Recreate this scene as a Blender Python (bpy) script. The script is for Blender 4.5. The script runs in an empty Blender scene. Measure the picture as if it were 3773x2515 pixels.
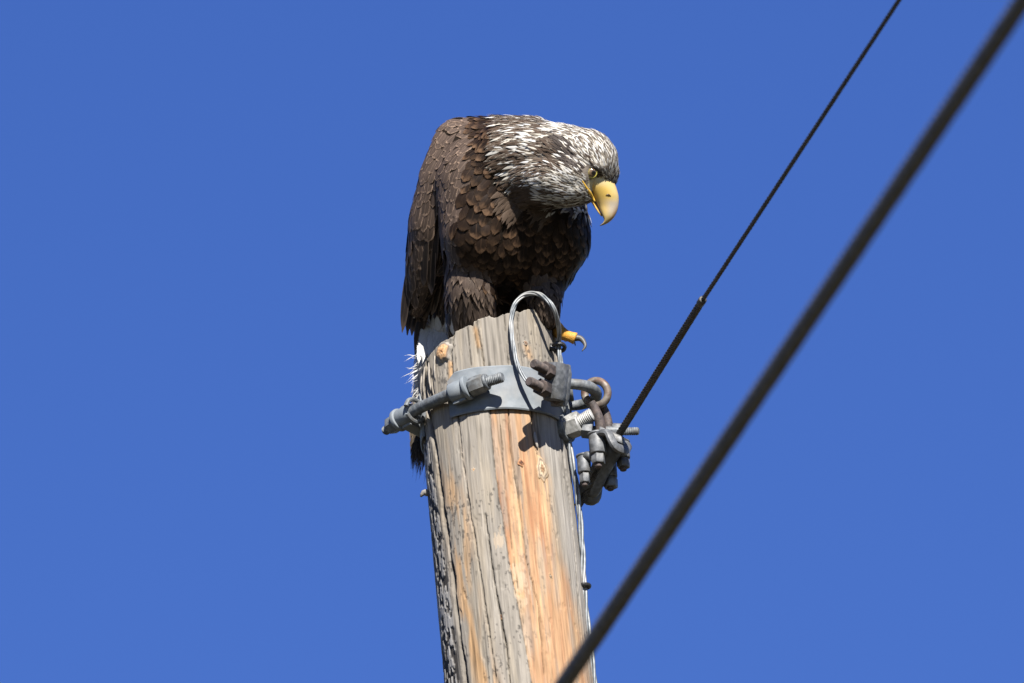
import bpy, bmesh, math, random
import numpy as np
from mathutils import Vector, Matrix
from mathutils.bvhtree import BVHTree

random.seed(7)
rng = np.random.default_rng(11)
scene = bpy.context.scene
COL = scene.collection

# ------------------------------------------------------------------ camera
ELEV = math.radians(25.0)          # the camera looks up at the pole top
ROLL = math.radians(5.77)          # the camera is held a little tilted
DIST = 20.0
FPX = 50000.0                      # focal length in photograph pixels (3773 wide)
CX, CY = 1886.5, 1257.5
AIM = np.array([0.039, 0.0, 1.65 + DIST * math.sin(ELEV)])
FWD = np.array([0.0, math.cos(ELEV), math.sin(ELEV)])
R0 = np.array([1.0, 0.0, 0.0])
U0 = np.array([0.0, -math.sin(ELEV), math.cos(ELEV)])
RGT = math.cos(ROLL) * R0 - math.sin(ROLL) * U0
UPV = math.sin(ROLL) * R0 + math.cos(ROLL) * U0
CAM = AIM - FWD * DIST
cd = bpy.data.cameras.new("camera")
cam = bpy.data.objects.new("camera", cd)
COL.objects.link(cam)
cd.sensor_width = 36.0
cd.lens = 36.0 * FPX / 3773.0
cd.clip_start = 0.1
cd.clip_end = 5000.0
M = Matrix.Identity(4)
for i in range(3):
    M[i][0], M[i][1], M[i][2], M[i][3] = RGT[i], UPV[i], -FWD[i], CAM[i]
cam.matrix_world = M
cd.dof.use_dof = True
cd.dof.focus_distance = DIST - 0.09
cd.dof.aperture_fstop = 8.0
scene.camera = cam

# ------------------------------------------------------------------ sky, sun, exposure
SUN_EL, SUN_AZ = math.radians(37.0), math.radians(14.0)   # azimuth: to the right of the line behind the camera
world = bpy.data.worlds.new("World")
scene.world = world
world.use_nodes = True
wn = world.node_tree
wn.nodes.clear()
wo = wn.nodes.new("ShaderNodeOutputWorld")
bg = wn.nodes.new("ShaderNodeBackground")
sky = wn.nodes.new("ShaderNodeTexSky")
sky.sky_type = 'NISHITA'
sky.sun_disc = False
sky.sun_elevation = SUN_EL
sky.sun_rotation = math.pi - SUN_AZ
sky.altitude = 1500.0
sky.air_density = 1.0
sky.dust_density = 0.0
sky.ozone_density = 3.0
bg.inputs["Strength"].default_value = 0.051
hs = wn.nodes.new("ShaderNodeHueSaturation")
hs.inputs["Saturation"].default_value = 1.25
hs.inputs["Hue"].default_value = 0.522
wn.links.new(sky.outputs[0], hs.inputs["Color"])
wn.links.new(hs.outputs[0], bg.inputs["Color"])
wn.links.new(bg.outputs[0], wo.inputs["Surface"])
sl = bpy.data.lights.new("sun", 'SUN')
sl.energy = 5.0
sl.angle = math.radians(0.5)
sl.color = (1.0, 0.95, 0.88)
sun = bpy.data.objects.new("sun", sl)
COL.objects.link(sun)
SUNDIR = Vector((math.sin(SUN_AZ) * math.cos(SUN_EL), -math.cos(SUN_AZ) * math.cos(SUN_EL), math.sin(SUN_EL)))
sun.rotation_euler = SUNDIR.to_track_quat('Z', 'Y').to_euler()
sun.location = (0, -5, 20)
scene.view_settings.view_transform = 'Standard'
scene.view_settings.look = 'None'
scene.view_settings.exposure = 1.56
scene.view_settings.gamma = 1.0
scene.view_settings.use_curve_mapping = False
scene.render.engine = 'CYCLES'
scene.cycles.max_bounces = 6


# ------------------------------------------------------------------ measuring helpers
def ray(px, py):
    return FWD + RGT * ((px - CX) / FPX) + UPV * ((CY - py) / FPX)

def C(px, py, t=0.0):
    """point t metres nearer to the viewer than the plane of the pole axis"""
    return CAM + ray(px, py) * (DIST - t)

def W(px, py, y):
    """point at depth y behind (+) or before (-) the pole axis"""
    d = ray(px, py)
    return CAM + d * ((y - CAM[1]) / d[1])

def WZ(px, py, z):
    d = ray(px, py)
    return CAM + d * ((z - CAM[2]) / d[2])

def CYL(px, py, r):
    """point on the front of the pole at radius r"""
    d = ray(px, py)
    a = d[0] ** 2 + d[1] ** 2
    b = 2 * (CAM[0] * d[0] + CAM[1] * d[1])
    c = CAM[0] ** 2 + CAM[1] ** 2 - r * r
    disc = max(b * b - 4 * a * c, 0.0)
    return CAM + d * ((-b - math.sqrt(disc)) / (2 * a))

def PX(P):
    P = np.asarray(P, float)
    q = P - CAM
    w = q @ FWD
    return CX + FPX * (q @ RGT) / w, CY - FPX * (q @ UPV) / w

ALB = 0.53                        # all paint and pigment values below are scaled down with this to balance the exposure
PXM = 0.0004                      # metres per photograph pixel at the pole
TAB = rng.random((256, 256))

def vnoise(x, y, seed=0):
    x = np.asarray(x, float) + seed * 17.31
    y = np.asarray(y, float) + seed * 9.77
    xi, yi = np.floor(x).astype(int), np.floor(y).astype(int)
    fx, fy = x - xi, y - yi
    fx, fy = fx * fx * (3 - 2 * fx), fy * fy * (3 - 2 * fy)
    a = TAB[xi % 256, yi % 256]; b = TAB[(xi + 1) % 256, yi % 256]
    c = TAB[xi % 256, (yi + 1) % 256]; d = TAB[(xi + 1) % 256, (yi + 1) % 256]
    return (a * (1 - fx) + b * fx) * (1 - fy) + (c * (1 - fx) + d * fx) * fy

def fbm(x, y, seed=0, o=3):
    s, a, t = 0, 1.0, 0
    for k in range(o):
        s = s + a * vnoise(x * 2 ** k, y * 2 ** k, seed + k); t += a; a *= 0.5
    return s / t

def sstep(a, b, x):
    k = np.clip((x - a) / (b - a), 0, 1)
    return k * k * (3 - 2 * k)

def nrm(v):
    v = np.asarray(v, float)
    n = np.linalg.norm(v)
    return v / n if n > 1e-12 else v


# ------------------------------------------------------------------ materials
def new_mat(name):
    m = bpy.data.materials.new(name)
    m.use_nodes = True
    nt = m.node_tree
    return m, nt, nt.nodes["Principled BSDF"]

def N(nt, kind, **kw):
    n = nt.nodes.new(kind)
    for k, v in kw.items():
        setattr(n, k, v)
    return n

def math_node(nt, op, a, b=None, c=None, clamp=False):
    n = nt.nodes.new("ShaderNodeMath")
    n.operation = op
    n.use_clamp = clamp
    for i, v in enumerate((a, b, c)):
        if v is None: continue
        if isinstance(v, (int, float)): n.inputs[i].default_value = v
        else: nt.links.new(v, n.inputs[i])
    return n.outputs[0]

def mix_col(nt, fac, a, b, blend='MIX'):
    n = nt.nodes.new("ShaderNodeMix")
    n.data_type = 'RGBA'
    n.blend_type = blend
    for i, v in ((0, fac), (6, a), (7, b)):
        if isinstance(v, (int, float)): n.inputs[i].default_value = v
        elif isinstance(v, tuple): n.inputs[i].default_value = (*v, 1.0)
        else: nt.links.new(v, n.inputs[i])
    return n.outputs[2]

def noise(nt, scale, detail=3.0, vec=None, rough=0.55):
    n = nt.nodes.new("ShaderNodeTexNoise")
    n.inputs["Scale"].default_value = scale
    n.inputs["Detail"].default_value = detail
    n.inputs["Roughness"].default_value = rough
    if vec is not None: nt.links.new(vec, n.inputs["Vector"])
    return n

def ramp(nt, fac, stops):
    n = nt.nodes.new("ShaderNodeValToRGB")
    e = n.color_ramp.elements
    while len(e) < len(stops): e.new(0.5)
    for i, (p, c) in enumerate(stops):
        e[i].position = p; e[i].color = (*c, 1.0)
    nt.links.new(fac, n.inputs[0])
    return n.outputs[0]

def bump(nt, bsdf, h, strength, dist):
    b = nt.nodes.new("ShaderNodeBump")
    b.inputs["Strength"].default_value = strength
    b.inputs["Distance"].default_value = dist
    nt.links.new(h, b.inputs["Height"])
    nt.links.new(b.outputs[0], bsdf.inputs["Normal"])

def speckled(name, c1, c2, scale, rough=0.5, metal=0.0, c3=None, scale3=30.0, lo=0.4, hi=0.62, bmp=0.25):
    """galvanised, rusty or painted metal: two tones in blotches, a third in large patches"""
    c1, c2, c3 = [tuple(ALB * q for q in c) if c else None for c in (c1, c2, c3)]
    m, nt, b = new_mat(name)
    tc = N(nt, "ShaderNodeTexCoord")
    n1 = noise(nt, scale, 4.0, tc.outputs["Object"])
    col = ramp(nt, n1.outputs[0], [(lo, c1), (hi, c2)])
    if c3:
        n2 = noise(nt, scale3, 3.0, tc.outputs["Object"])
        f = ramp(nt, n2.outputs[0], [(0.5, (0, 0, 0)), (0.66, (1, 1, 1))])
        col = mix_col(nt, f, col, c3)
    nt.links.new(col, b.inputs["Base Color"])
    n3 = noise(nt, scale * 2.2, 3.0, tc.outputs["Object"])
    rr = math_node(nt, 'MULTIPLY_ADD', n3.outputs[0], 0.3, rough - 0.15)
    nt.links.new(rr, b.inputs["Roughness"])
    b.inputs["Metallic"].default_value = metal
    bump(nt, b, n3.outputs[0], bmp, 0.0012)
    return m

MAT_GALV = speckled("galvanised_steel", (0.12, 0.135, 0.15), (0.23, 0.25, 0.26), 130, 0.6, 0.1, (0.13, 0.13, 0.125), 60, 0.44, 0.56)
MAT_STRAP = speckled("galvanised_strap", (0.18, 0.21, 0.235), (0.25, 0.28, 0.305), 45, 0.75, 0.0, (0.25, 0.26, 0.265), 18)
MAT_RUST = speckled("rusty_steel", (0.045, 0.035, 0.032), (0.12, 0.088, 0.075), 160, 0.75, 0.1, (0.10, 0.075, 0.072), 60)
MAT_RUSTGALV = speckled("galvanised_steel_rusting", (0.12, 0.085, 0.065), (0.30, 0.27, 0.23), 70, 0.6, 0.3, (0.16, 0.09, 0.06), 45)
MAT_CLAMP = speckled("cast_clamp_metal", (0.09, 0.097, 0.105), (0.20, 0.21, 0.222), 110, 0.55, 0.1, (0.12, 0.12, 0.117), 50)
MAT_BRIGHT = speckled("bright_zinc", (0.45, 0.45, 0.43), (0.72, 0.72, 0.70), 120, 0.45, 0.3, (0.30, 0.30, 0.28), 60)
MAT_ALU = speckled("aluminium_wire", (0.17, 0.19, 0.205), (0.31, 0.335, 0.35), 60, 0.5, 0.15, (0.42, 0.42, 0.41), 25)
MAT_STEELWIRE = speckled("weathered_steel_strand", (0.045, 0.042, 0.038), (0.11, 0.10, 0.085), 200, 0.6, 0.4)
MAT_CABLE = speckled("weathered_cable_strand", (0.095, 0.084, 0.074), (0.17, 0.157, 0.14), 120, 0.65, 0.1)
MAT_TIE = speckled("black_nylon", (0.012, 0.012, 0.013), (0.03, 0.03, 0.03), 300, 0.4)

def vcol_mat(name, rough=0.6, spec=0.3, nscale=None, amp=0.25, stretch=None, bmp=0.3, bdist=0.0006, attr="col"):
    m, nt, b = new_mat(name)
    a = N(nt, "ShaderNodeAttribute", attribute_name=attr)
    col = a.outputs["Color"]
    if nscale:
        tc = N(nt, "ShaderNodeTexCoord")
        v = tc.outputs["Object"]
        if stretch:
            mp = N(nt, "ShaderNodeMapping")
            mp.inputs["Scale"].default_value = stretch
            nt.links.new(v, mp.inputs[0]); v = mp.outputs[0]
        n1 = noise(nt, nscale, 4.0, v)
        f = math_node(nt, 'MULTIPLY_ADD', n1.outputs[0], 2 * amp, 1 - amp)
        cc = N(nt, "ShaderNodeCombineColor")
        for i in range(3): nt.links.new(f, cc.inputs[i])
        col = mix_col(nt, 1.0, col, cc.outputs[0], 'MULTIPLY')
        bump(nt, b, n1.outputs[0], bmp, bdist)
    nt.links.new(col, b.inputs["Base Color"])
    b.inputs["Roughness"].default_value = rough
    b.inputs["Specular IOR Level"].default_value = spec
    return m

MAT_WOOD = vcol_mat("weathered_wood", 0.85, 0.15, 260, 0.35, (1, 1, 0.06), 0.5, 0.0015)
MAT_KNOT = vcol_mat("wood_knot", 0.8, 0.2, 300, 0.25, None, 0.5, 0.001)
MAT_BEAK = vcol_mat("beak_horn", 0.38, 0.45, 90, 0.10, None, 0.1, 0.0005)
MAT_SKIN = vcol_mat("yellow_foot_skin", 0.55, 0.35, 500, 0.25, None, 0.8, 0.0012)
MAT_TALON = vcol_mat("grey_talon", 0.5, 0.35, 200, 0.2)
MAT_EYE = vcol_mat("eagle_eye", 0.08, 0.6)
MAT_BODY = vcol_mat("eagle_body_down", 0.9, 0.05, 400, 0.3, None, 0.6, 0.001)

def feather_mat():
    m, nt, b = new_mat("feather")
    fc = N(nt, "ShaderNodeAttribute", attribute_name="fcol").outputs["Color"]
    ec = N(nt, "ShaderNodeAttribute", attribute_name="ecol").outputs["Color"]
    uv = N(nt, "ShaderNodeAttribute", attribute_name="fuv").outputs["Vector"]
    sp = N(nt, "ShaderNodeSeparateXYZ"); nt.links.new(uv, sp.inputs[0])
    u, v, r = sp.outputs
    av = math_node(nt, 'ABSOLUTE', v)
    # barbs leave the shaft at a slant
    s = math_node(nt, 'SUBTRACT', u, math_node(nt, 'MULTIPLY', av, 0.35))
    cx = N(nt, "ShaderNodeCombineXYZ")
    nt.links.new(math_node(nt, 'MULTIPLY', s, 34.0), cx.inputs[0])
    nt.links.new(math_node(nt, 'MULTIPLY', v, 1.1), cx.inputs[1])
    nt.links.new(math_node(nt, 'MULTIPLY', r, 137.0), cx.inputs[2])
    nb = noise(nt, 1.0, 3.0, cx.outputs[0])
    c2 = N(nt, "ShaderNodeCombineXYZ")
    nt.links.new(math_node(nt, 'MULTIPLY', u, 2.2), c2.inputs[0])
    nt.links.new(math_node(nt, 'MULTIPLY', v, 1.6), c2.inputs[1])
    nt.links.new(math_node(nt, 'MULTIPLY', r, 311.0), c2.inputs[2])
    nl = noise(nt, 1.0, 2.0, c2.outputs[0])
    stiff = math_node(nt, 'GREATER_THAN', r, 2.0)
    soft = math_node(nt, 'SUBTRACT', math_node(nt, 'GREATER_THAN', r, 1.0), stiff)
    def mr(x, a, bb):
        n = N(nt, "ShaderNodeMapRange", interpolation_type='SMOOTHSTEP')
        nt.links.new(x, n.inputs[0]); n.inputs[1].default_value = a; n.inputs[2].default_value = bb
        return n.outputs[0]
    wob = math_node(nt, 'MULTIPLY_ADD', nb.outputs[0], 0.35, -0.17)
    wob2 = math_node(nt, 'MULTIPLY_ADD', nl.outputs[0], 0.7, -0.35)
    wob = math_node(nt, 'ADD', wob, wob2)
    e1 = mr(math_node(nt, 'ADD', av, math_node(nt, 'MULTIPLY', wob, 0.6)), 0.66, 0.95)
    e1 = math_node(nt, 'MULTIPLY', e1, math_node(nt, 'MULTIPLY_ADD', soft, -0.6, 1.0))
    e2 = mr(math_node(nt, 'ADD', u, math_node(nt, 'MULTIPLY', wob, 0.5)), 0.84, 0.98)
    e2s = math_node(nt, 'MULTIPLY', mr(math_node(nt, 'ADD', u, math_node(nt, 'MULTIPLY', wob, 0.9)), 0.55, 0.98), soft)
    e2 = math_node(nt, 'MAXIMUM', math_node(nt, 'MULTIPLY', e2, math_node(nt, 'SUBTRACT', 1.0, soft)), e2s)
    e = math_node(nt, 'MAXIMUM', e1, e2)
    sh = math_node(nt, 'MULTIPLY', mr(av, 0.10, 0.02), 0.25)
    e = math_node(nt, 'MAXIMUM', e, sh, clamp=True)
    col = mix_col(nt, e, fc, ec)
    f = math_node(nt, 'MULTIPLY_ADD', nb.outputs[0], 0.9, 0.55)
    cc = N(nt, "ShaderNodeCombineColor")
    for i in range(3): nt.links.new(f, cc.inputs[i])
    col = mix_col(nt, 1.0, col, cc.outputs[0], 'MULTIPLY')
    nt.links.new(col, b.inputs["Base Color"])
    b.inputs["Roughness"].default_value = 0.52
    b.inputs["Specular IOR Level"].default_value = 0.09
    cf = N(nt, "ShaderNodeCombineXYZ")
    nt.links.new(math_node(nt, 'MULTIPLY', s, 60.0), cf.inputs[0])
    nt.links.new(math_node(nt, 'MULTIPLY', v, 2.0), cf.inputs[1])
    nt.links.new(math_node(nt, 'MULTIPLY', r, 71.0), cf.inputs[2])
    nf = noise(nt, 1.0, 2.0, cf.outputs[0])
    fr = math_node(nt, 'MULTIPLY_ADD', nf.outputs[0], 0.9, -0.45)
    a1 = mr(math_node(nt, 'ADD', av, fr), 0.98, 0.80)
    a2 = mr(math_node(nt, 'ADD', u, math_node(nt, 'MULTIPLY', fr, 0.45)), 1.0, 0.90)
    al = math_node(nt, 'MAXIMUM', math_node(nt, 'MULTIPLY', a1, a2), stiff)
    nt.links.new(al, b.inputs["Alpha"])
    return m
MAT_FEATHER = feather_mat()

def ground_mat():
    m, nt, b = new_mat("dry_grass_ground")
    tc = N(nt, "ShaderNodeTexCoord")
    n1 = noise(nt, 0.25, 6.0, tc.outputs["Object"])
    n2 = noise(nt, 6.0, 5.0, tc.outputs["Object"])
    c1 = ramp(nt, n1.outputs[0], [(0.35, (0.04, 0.037, 0.02)), (0.65, (0.08, 0.068, 0.04))])
    c2 = ramp(nt, n2.outputs[0], [(0.3, (0.55, 0.55, 0.5)), (0.7, (1, 1, 1))])
    nt.links.new(mix_col(nt, 1.0, c1, c2, 'MULTIPLY'), b.inputs["Base Color"])
    b.inputs["Roughness"].default_value = 0.95
    bump(nt, b, n2.outputs[0], 0.6, 0.05)
    return m
MAT_GROUND = ground_mat()


# ------------------------------------------------------------------ mesh helpers
BASE = {}

def empty(name, base, label=None, cat=None, group=None):
    o = bpy.data.objects.new(name, None)
    COL.objects.link(o)
    o.location = base
    o.empty_display_size = 0.02
    BASE[o.name] = np.array(base, float)
    tag(o, label, cat, group)
    return o

def tag(o, label=None, cat=None, group=None, kind=None):
    if label: o["label"] = label
    if cat: o["category"] = cat
    if group: o["group"] = group
    if kind: o["kind"] = kind
    return o

def mesh(name, V, F, mat, parent=None, base=None, smooth=True, attrs=None, kind=None, label=None):
    V = np.asarray(V, float)
    b = BASE[parent.name] if parent is not None else np.array(base if base is not None else (0, 0, 0), float)
    me = bpy.data.meshes.new(name)
    me.from_pydata((V - b).tolist(), [], F if isinstance(F, list) else F.tolist())
    if smooth:
        me.polygons.foreach_set("use_smooth", np.ones(len(me.polygons), bool))
    if attrs is None and smooth and name not in ('strand', 'armour_rod'):
        me.set_sharp_from_angle(angle=0.7)
    for k, a in (attrs or {}).items():
        if k == 'normals': continue
        a = np.asarray(a, float)
        if k == "fuv":
            at = me.attributes.new(k, 'FLOAT_VECTOR', 'POINT')
            at.data.foreach_set("vector", a.ravel())
        else:
            a = a * ALB
            if a.shape[1] == 3: a = np.hstack([a, np.ones((len(a), 1))])
            at = me.attributes.new(k, 'FLOAT_COLOR', 'POINT')
            at.data.foreach_set("color", a.ravel())
    me.materials.append(mat)
    me.update()
    if attrs and 'normals' in attrs:
        me.normals_split_custom_set_from_vertices(np.asarray(attrs['normals'], float).tolist())
    o = bpy.data.objects.new(name, me)
    COL.objects.link(o)
    BASE[o.name] = b
    if parent is not None: o.parent = parent
    else: o.location = b
    if kind: o["kind"] = kind
    if label: o["label"] = label
    return o

def merge(*parts):
    V, F, n = [], [], 0
    for v, f in parts:
        V.append(np.asarray(v, float)); F += [[i + n for i in q] for q in f]; n += len(v)
    return np.vstack(V), F

def frames(P, up=None):
    P = np.asarray(P, float)
    T = np.gradient(P, axis=0)
    T /= np.linalg.norm(T, axis=1)[:, None] + 1e-15
    a = np.array(up if up is not None else ((0, 0, 1) if abs(T[0][2]) < 0.9 else (1, 0, 0)), float)
    n = nrm(a - T[0] * (a @ T[0]))
    Ns = [n]
    for i in range(1, len(P)):
        n = Ns[-1] - T[i] * (Ns[-1] @ T[i])
        Ns.append(nrm(n))
    Ns = np.array(Ns)
    return T, Ns, np.cross(T, Ns)

def tube(P, r, sides=12, caps=True, closed=False, flat=1.0, up=None):
    P = np.asarray(P, float)
    n = len(P)
    r = np.broadcast_to(np.asarray(r, float), (n,))
    T, A, B = frames(P, up)
    if closed:
        T = np.roll(P, -1, 0) - np.roll(P, 1, 0)
        T /= np.linalg.norm(T, axis=1)[:, None]
        c = nrm(np.cross(P[1] - P[0], P[n // 3] - P[0]))
        A = np.tile(c, (n, 1)); B = np.cross(T, A)
    an = np.linspace(0, 2 * math.pi, sides, endpoint=False)
    V = (P[:, None] + r[:, None, None] * (np.cos(an)[None, :, None] * A[:, None] + flat * np.sin(an)[None, :, None] * B[:, None])).reshape(-1, 3)
    F = []
    for i in range(n if closed else n - 1):
        j = (i + 1) % n
        for k in range(sides):
            k2 = (k + 1) % sides
            F.append([i * sides + k, i * sides + k2, j * sides + k2, j * sides + k])
    if caps and not closed:
        F.append(list(range(sides))[::-1])
        F.append([(n - 1) * sides + k for k in range(sides)])
    return V, F

def lathe(p0, p1, prof, sides=24, up=None, ang=0.0):
    """profile of (distance along p0>p1 in metres, radius)"""
    p0, p1 = np.asarray(p0, float), np.asarray(p1, float)
    d = nrm(p1 - p0)
    a = np.array(up if up is not None else ((0, 0, 1) if abs(d[2]) < 0.9 else (1, 0, 0)), float)
    A = nrm(a - d * (a @ d)); B = np.cross(d, A)
    an = np.linspace(0, 2 * math.pi, sides, endpoint=False) + ang
    V, F = [], []
    for s, r in prof:
        V += [p0 + d * s + r * (math.cos(t) * A + math.sin(t) * B) for t in an]
    n = len(prof)
    for i in range(n - 1):
        for k in range(sides):
            k2 = (k + 1) % sides
            F.append([i * sides + k, i * sides + k2, (i + 1) * sides + k2, (i + 1) * sides + k])
    F.append(list(range(sides))[::-1]); F.append([(n - 1) * sides + k for k in range(sides)])
    return np.array(V), F

def thread_prof(L, r, pitch=0.0028, tip=True):
    pr, s = [], 0.0
    while s < L - 0.002:
        pr += [(s, r), (s + pitch * 0.5, r * 0.86)]; s += pitch
    pr += [(L - 0.002, r * 0.95), (L, r * 0.72)]
    return pr

def threaded(p0, p1, r, sides=18):
    return lathe(p0, p1, thread_prof(np.linalg.norm(np.asarray(p1) - p0), r), sides)

def nut(p0, p1, r, up=None, ang=0.0):
    L = float(np.linalg.norm(np.asarray(p1) - p0)); c = min(0.0015, L * 0.2)
    return lathe(p0, p1, [(0, r * 0.86), (0, r * 0.9), (c, r), (L - c, r), (L, r * 0.9), (L, r * 0.86)], 6, up, ang)

def cyl(p0, p1, r, sides=24, bev=0.0012):
    L = float(np.linalg.norm(np.asarray(p1) - p0)); bev = min(bev, L * 0.3, r * 0.4)
    return lathe(p0, p1, [(0, r - bev), (bev * 0.4, r - bev * 0.3), (bev, r), (L - bev, r), (L - bev * 0.4, r - bev * 0.3), (L, r - bev)], sides)

def spline(P, n):
    """Catmull-Rom through the points"""
    P = np.asarray(P, float)
    Q = np.vstack([2 * P[0] - P[1], P, 2 * P[-1] - P[-2]])
    seg = np.linalg.norm(np.diff(P, axis=0), axis=1)
    cum = np.concatenate([[0], np.cumsum(seg)])
    out = []
    for s in np.linspace(0, cum[-1], n):
        i = min(max(int(np.searchsorted(cum, s, side='right')) - 1, 0), len(P) - 2)
        t = (s - cum[i]) / max(seg[i], 1e-12)
        a, b, c, d = Q[i:i + 4]
        out.append(0.5 * ((2 * b) + (c - a) * t + (2 * a - 5 * b + 4 * c - d) * t * t + (3 * b - a - 3 * c + d) * t ** 3))
    return np.array(out)

def strand(P, R, r, pitch, phase, sides=8):
    """one wire of a twisted rope that follows P"""
    T, A, B = frames(P)
    s = np.concatenate([[0], np.cumsum(np.linalg.norm(np.diff(P, axis=0), axis=1))])
    a = 2 * math.pi * s / pitch + phase
    Q = P + R * (np.cos(a)[:, None] * A + np.sin(a)[:, None] * B)
    return tube(Q, r, sides)

def rounded_box(c, ax, half, bev):
    """box with bevelled edges; ax: three unit axes"""
    bm = bmesh.new()
    bmesh.ops.create_cube(bm, size=2.0)
    for v in bm.verts:
        v.co = Vector((v.co.x * half[0], v.co.y * half[1], v.co.z * half[2]))
    bmesh.ops.bevel(bm, geom=bm.edges[:], offset=bev, segments=2, affect='EDGES', profile=0.5)
    A = np.array([nrm(a) for a in ax])
    V = np.array([np.asarray(c) + v.co.x * A[0] + v.co.y * A[1] + v.co.z * A[2] for v in bm.verts])
    bm.verts.index_update()
    F = [[v.index for v in f.verts] for f in bm.faces]
    bm.free()
    return V, F


# ------------------------------------------------------------------ ground
g = mesh("ground", [(-3000, -3000, 0), (3000, -3000, 0), (3000, 3000, 0), (-3000, 3000, 0)], [[0, 1, 2, 3]], MAT_GROUND, smooth=False)
tag(g, "dry grassy ground below the pole, out of view", "ground", kind="structure")

# ------------------------------------------------------------------ utility pole
PR = 0.1045                                   # radius near the top
def pole_r(z): return PR + (AIM[2] - z) * 0.0085

RIM = [(1500, 1400), (1560, 1345), (1575, 1322), (1600, 1290), (1625, 1262), (1650, 1250), (1668, 1240), (1676, 1222), (1700, 1213),
       (1725, 1200), (1741, 1199), (1748, 1182), (1775, 1172), (1800, 1163), (1812, 1168), (1830, 1170), (1850, 1160), (1880, 1152), (1905, 1147),
       (1915, 1150), (1930, 1141), (1960, 1138), (1990, 1146), (2015, 1156), (2032, 1168), (2044, 1190), (2052, 1222), (2075, 1240)]
rim_x, rim_z = [], []
for px, py in RIM:
    p = CYL(px, py, PR)
    rim_x.append(p[0]); rim_z.append(p[2])
rim_x[0] = -0.115; rim_x[-1] = 0.115
rim_x, rim_z = np.array(rim_x), np.array(rim_z)
def top_z(x, y):
    z = np.interp(x, rim_x, rim_z)
    return z - 0.10 * np.clip(y + 0.02, 0, None) * 0.5

NT = 460
th = np.linspace(-math.pi, math.pi, NT, endpoint=False)      # 0 faces the camera
NZ = 560
zlow = AIM[2] - 0.68
srow = np.linspace(0, 1, NZ)
TH, SR = np.meshgrid(th, srow)                                # rows go from rim to zlow
ztop = top_z(PR * np.sin(th), -PR * np.cos(th)) + 0.0016 * (vnoise(th * 32, th * 0, 3) - 0.5) + 0.0012 * (vnoise(th * 90, th * 0, 4) - .5)
ZZ = ztop[None, :] * (1 - SR) + zlow * SR
X0 = pole_r(ZZ) * np.sin(TH); Y0 = -pole_r(ZZ) * np.cos(TH)
px_, py_ = PX(np.stack([X0, Y0, ZZ], -1).reshape(-1, 3))
px_ = px_.reshape(TH.shape); py_ = py_.reshape(TH.shape)
front = (np.cos(TH) > -0.05).astype(float)
arc = TH * PR / PXM                                           # arc length in photograph pixels
zp = (AIM[2] - ZZ) / PXM                                      # height, downwards, in the same unit

def line_x(pts):
    pts = sorted(pts, key=lambda q: q[1])
    return np.interp(py_, [q[1] for q in pts], [q[0] for q in pts])

# cracks: (polyline, half-width in px, depth in m)
CRACKS = [
 ([(1568, 1480), (1580, 1533), (1610, 1682), (1622, 1780), (1637, 1896), (1661, 2067), (1685, 2262), (1715, 2511), (1730, 2700)], 4.2, 0.012),
 ([(1757, 1185), (1770, 1265), (1783, 1346), (1800, 1470)], 2.2, 0.007),
 ([(1674, 1222), (1662, 1300), (1668, 1400), (1686, 1509), (1701, 1662), (1726, 1846), (1760, 2050), (1790, 2250), (1830, 2511)], 1.6, 0.005),
 ([(1788, 1896), (1812, 2091), (1837, 2228), (1866, 2384), (1880, 2511), (1890, 2600)], 2.4, 0.008),
 ([(1874, 1480), (1876, 1560), (1885, 1662), (1915, 1846), (1939, 2043), (1988, 2238), (2007, 2482)], 2.0, 0.005),
 ([(1805, 1340), (1805, 1518), (1815, 1633), (1836, 1824), (1851, 1896), (1876, 2067), (1915, 2262), (1954, 2482), (1975, 2600)], 1.8, 0.004),
 ([(1722, 1200), (1728, 1280), (1735, 1346)], 1.6, 0.004),
 ([(1742, 1190), (1752, 1250), (1760, 1300)], 1.4, 0.004),
 ([(1912, 1150), (1908, 1240), (1920, 1340)], 1.3, 0.003),
 ([(1860, 1160), (1868, 1260), (1875, 1345)], 1.3, 0.003),
 ([(2040, 1200), (2046, 1300), (2056, 1420)], 2.5, 0.006),
 ([(1575, 1340), (1578, 1420), (1590, 1470)], 4.0, 0.010),
 ([(1560, 1370), (1562, 1430), (1570, 1480)], 4.0, 0.010),
 ([(1592, 1390), (1600, 1450)], 2.5, 0.006),
 ([(1960, 1500), (1965, 1560), (1975, 1640), (1990, 1690)], 2.2, 0.006),
 ([(2060, 1560), (2095, 1800), (2120, 2050), (2150, 2400)], 2.0, 0.004),
 ([(1845, 1560), (1862, 1800), (1885, 2000), (1930, 2300)], 1.4, 0.003),
]
crack = np.zeros_like(TH); cdark = np.zeros_like(TH)
for pts, hw, dep in CRACKS:
    y0, y1 = min(q[1] for q in pts), max(q[1] for q in pts)
    wig = 3.0 * (vnoise(py_ * 0.035, py_ * 0, hw * 9.1) - 0.5) + 2 * (vnoise(py_ * 0.11, py_ * 0, hw * 5.3) - .5)
    d = px_ - line_x(pts) - wig
    env = sstep(y0 - 12, y0 + 12, py_) * (1 - sstep(y1 - 12, y1 + 12, py_)) * front
    wv = hw * (0.45 + 0.95 * vnoise(py_ * 0.02, py_ * 0, hw * 3.7))
    k = np.exp(-(d / wv) ** 2 * 0.9) * env
    crack = np.maximum(crack, k * dep)
    cdark = np.maximum(cdark, k)
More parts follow.
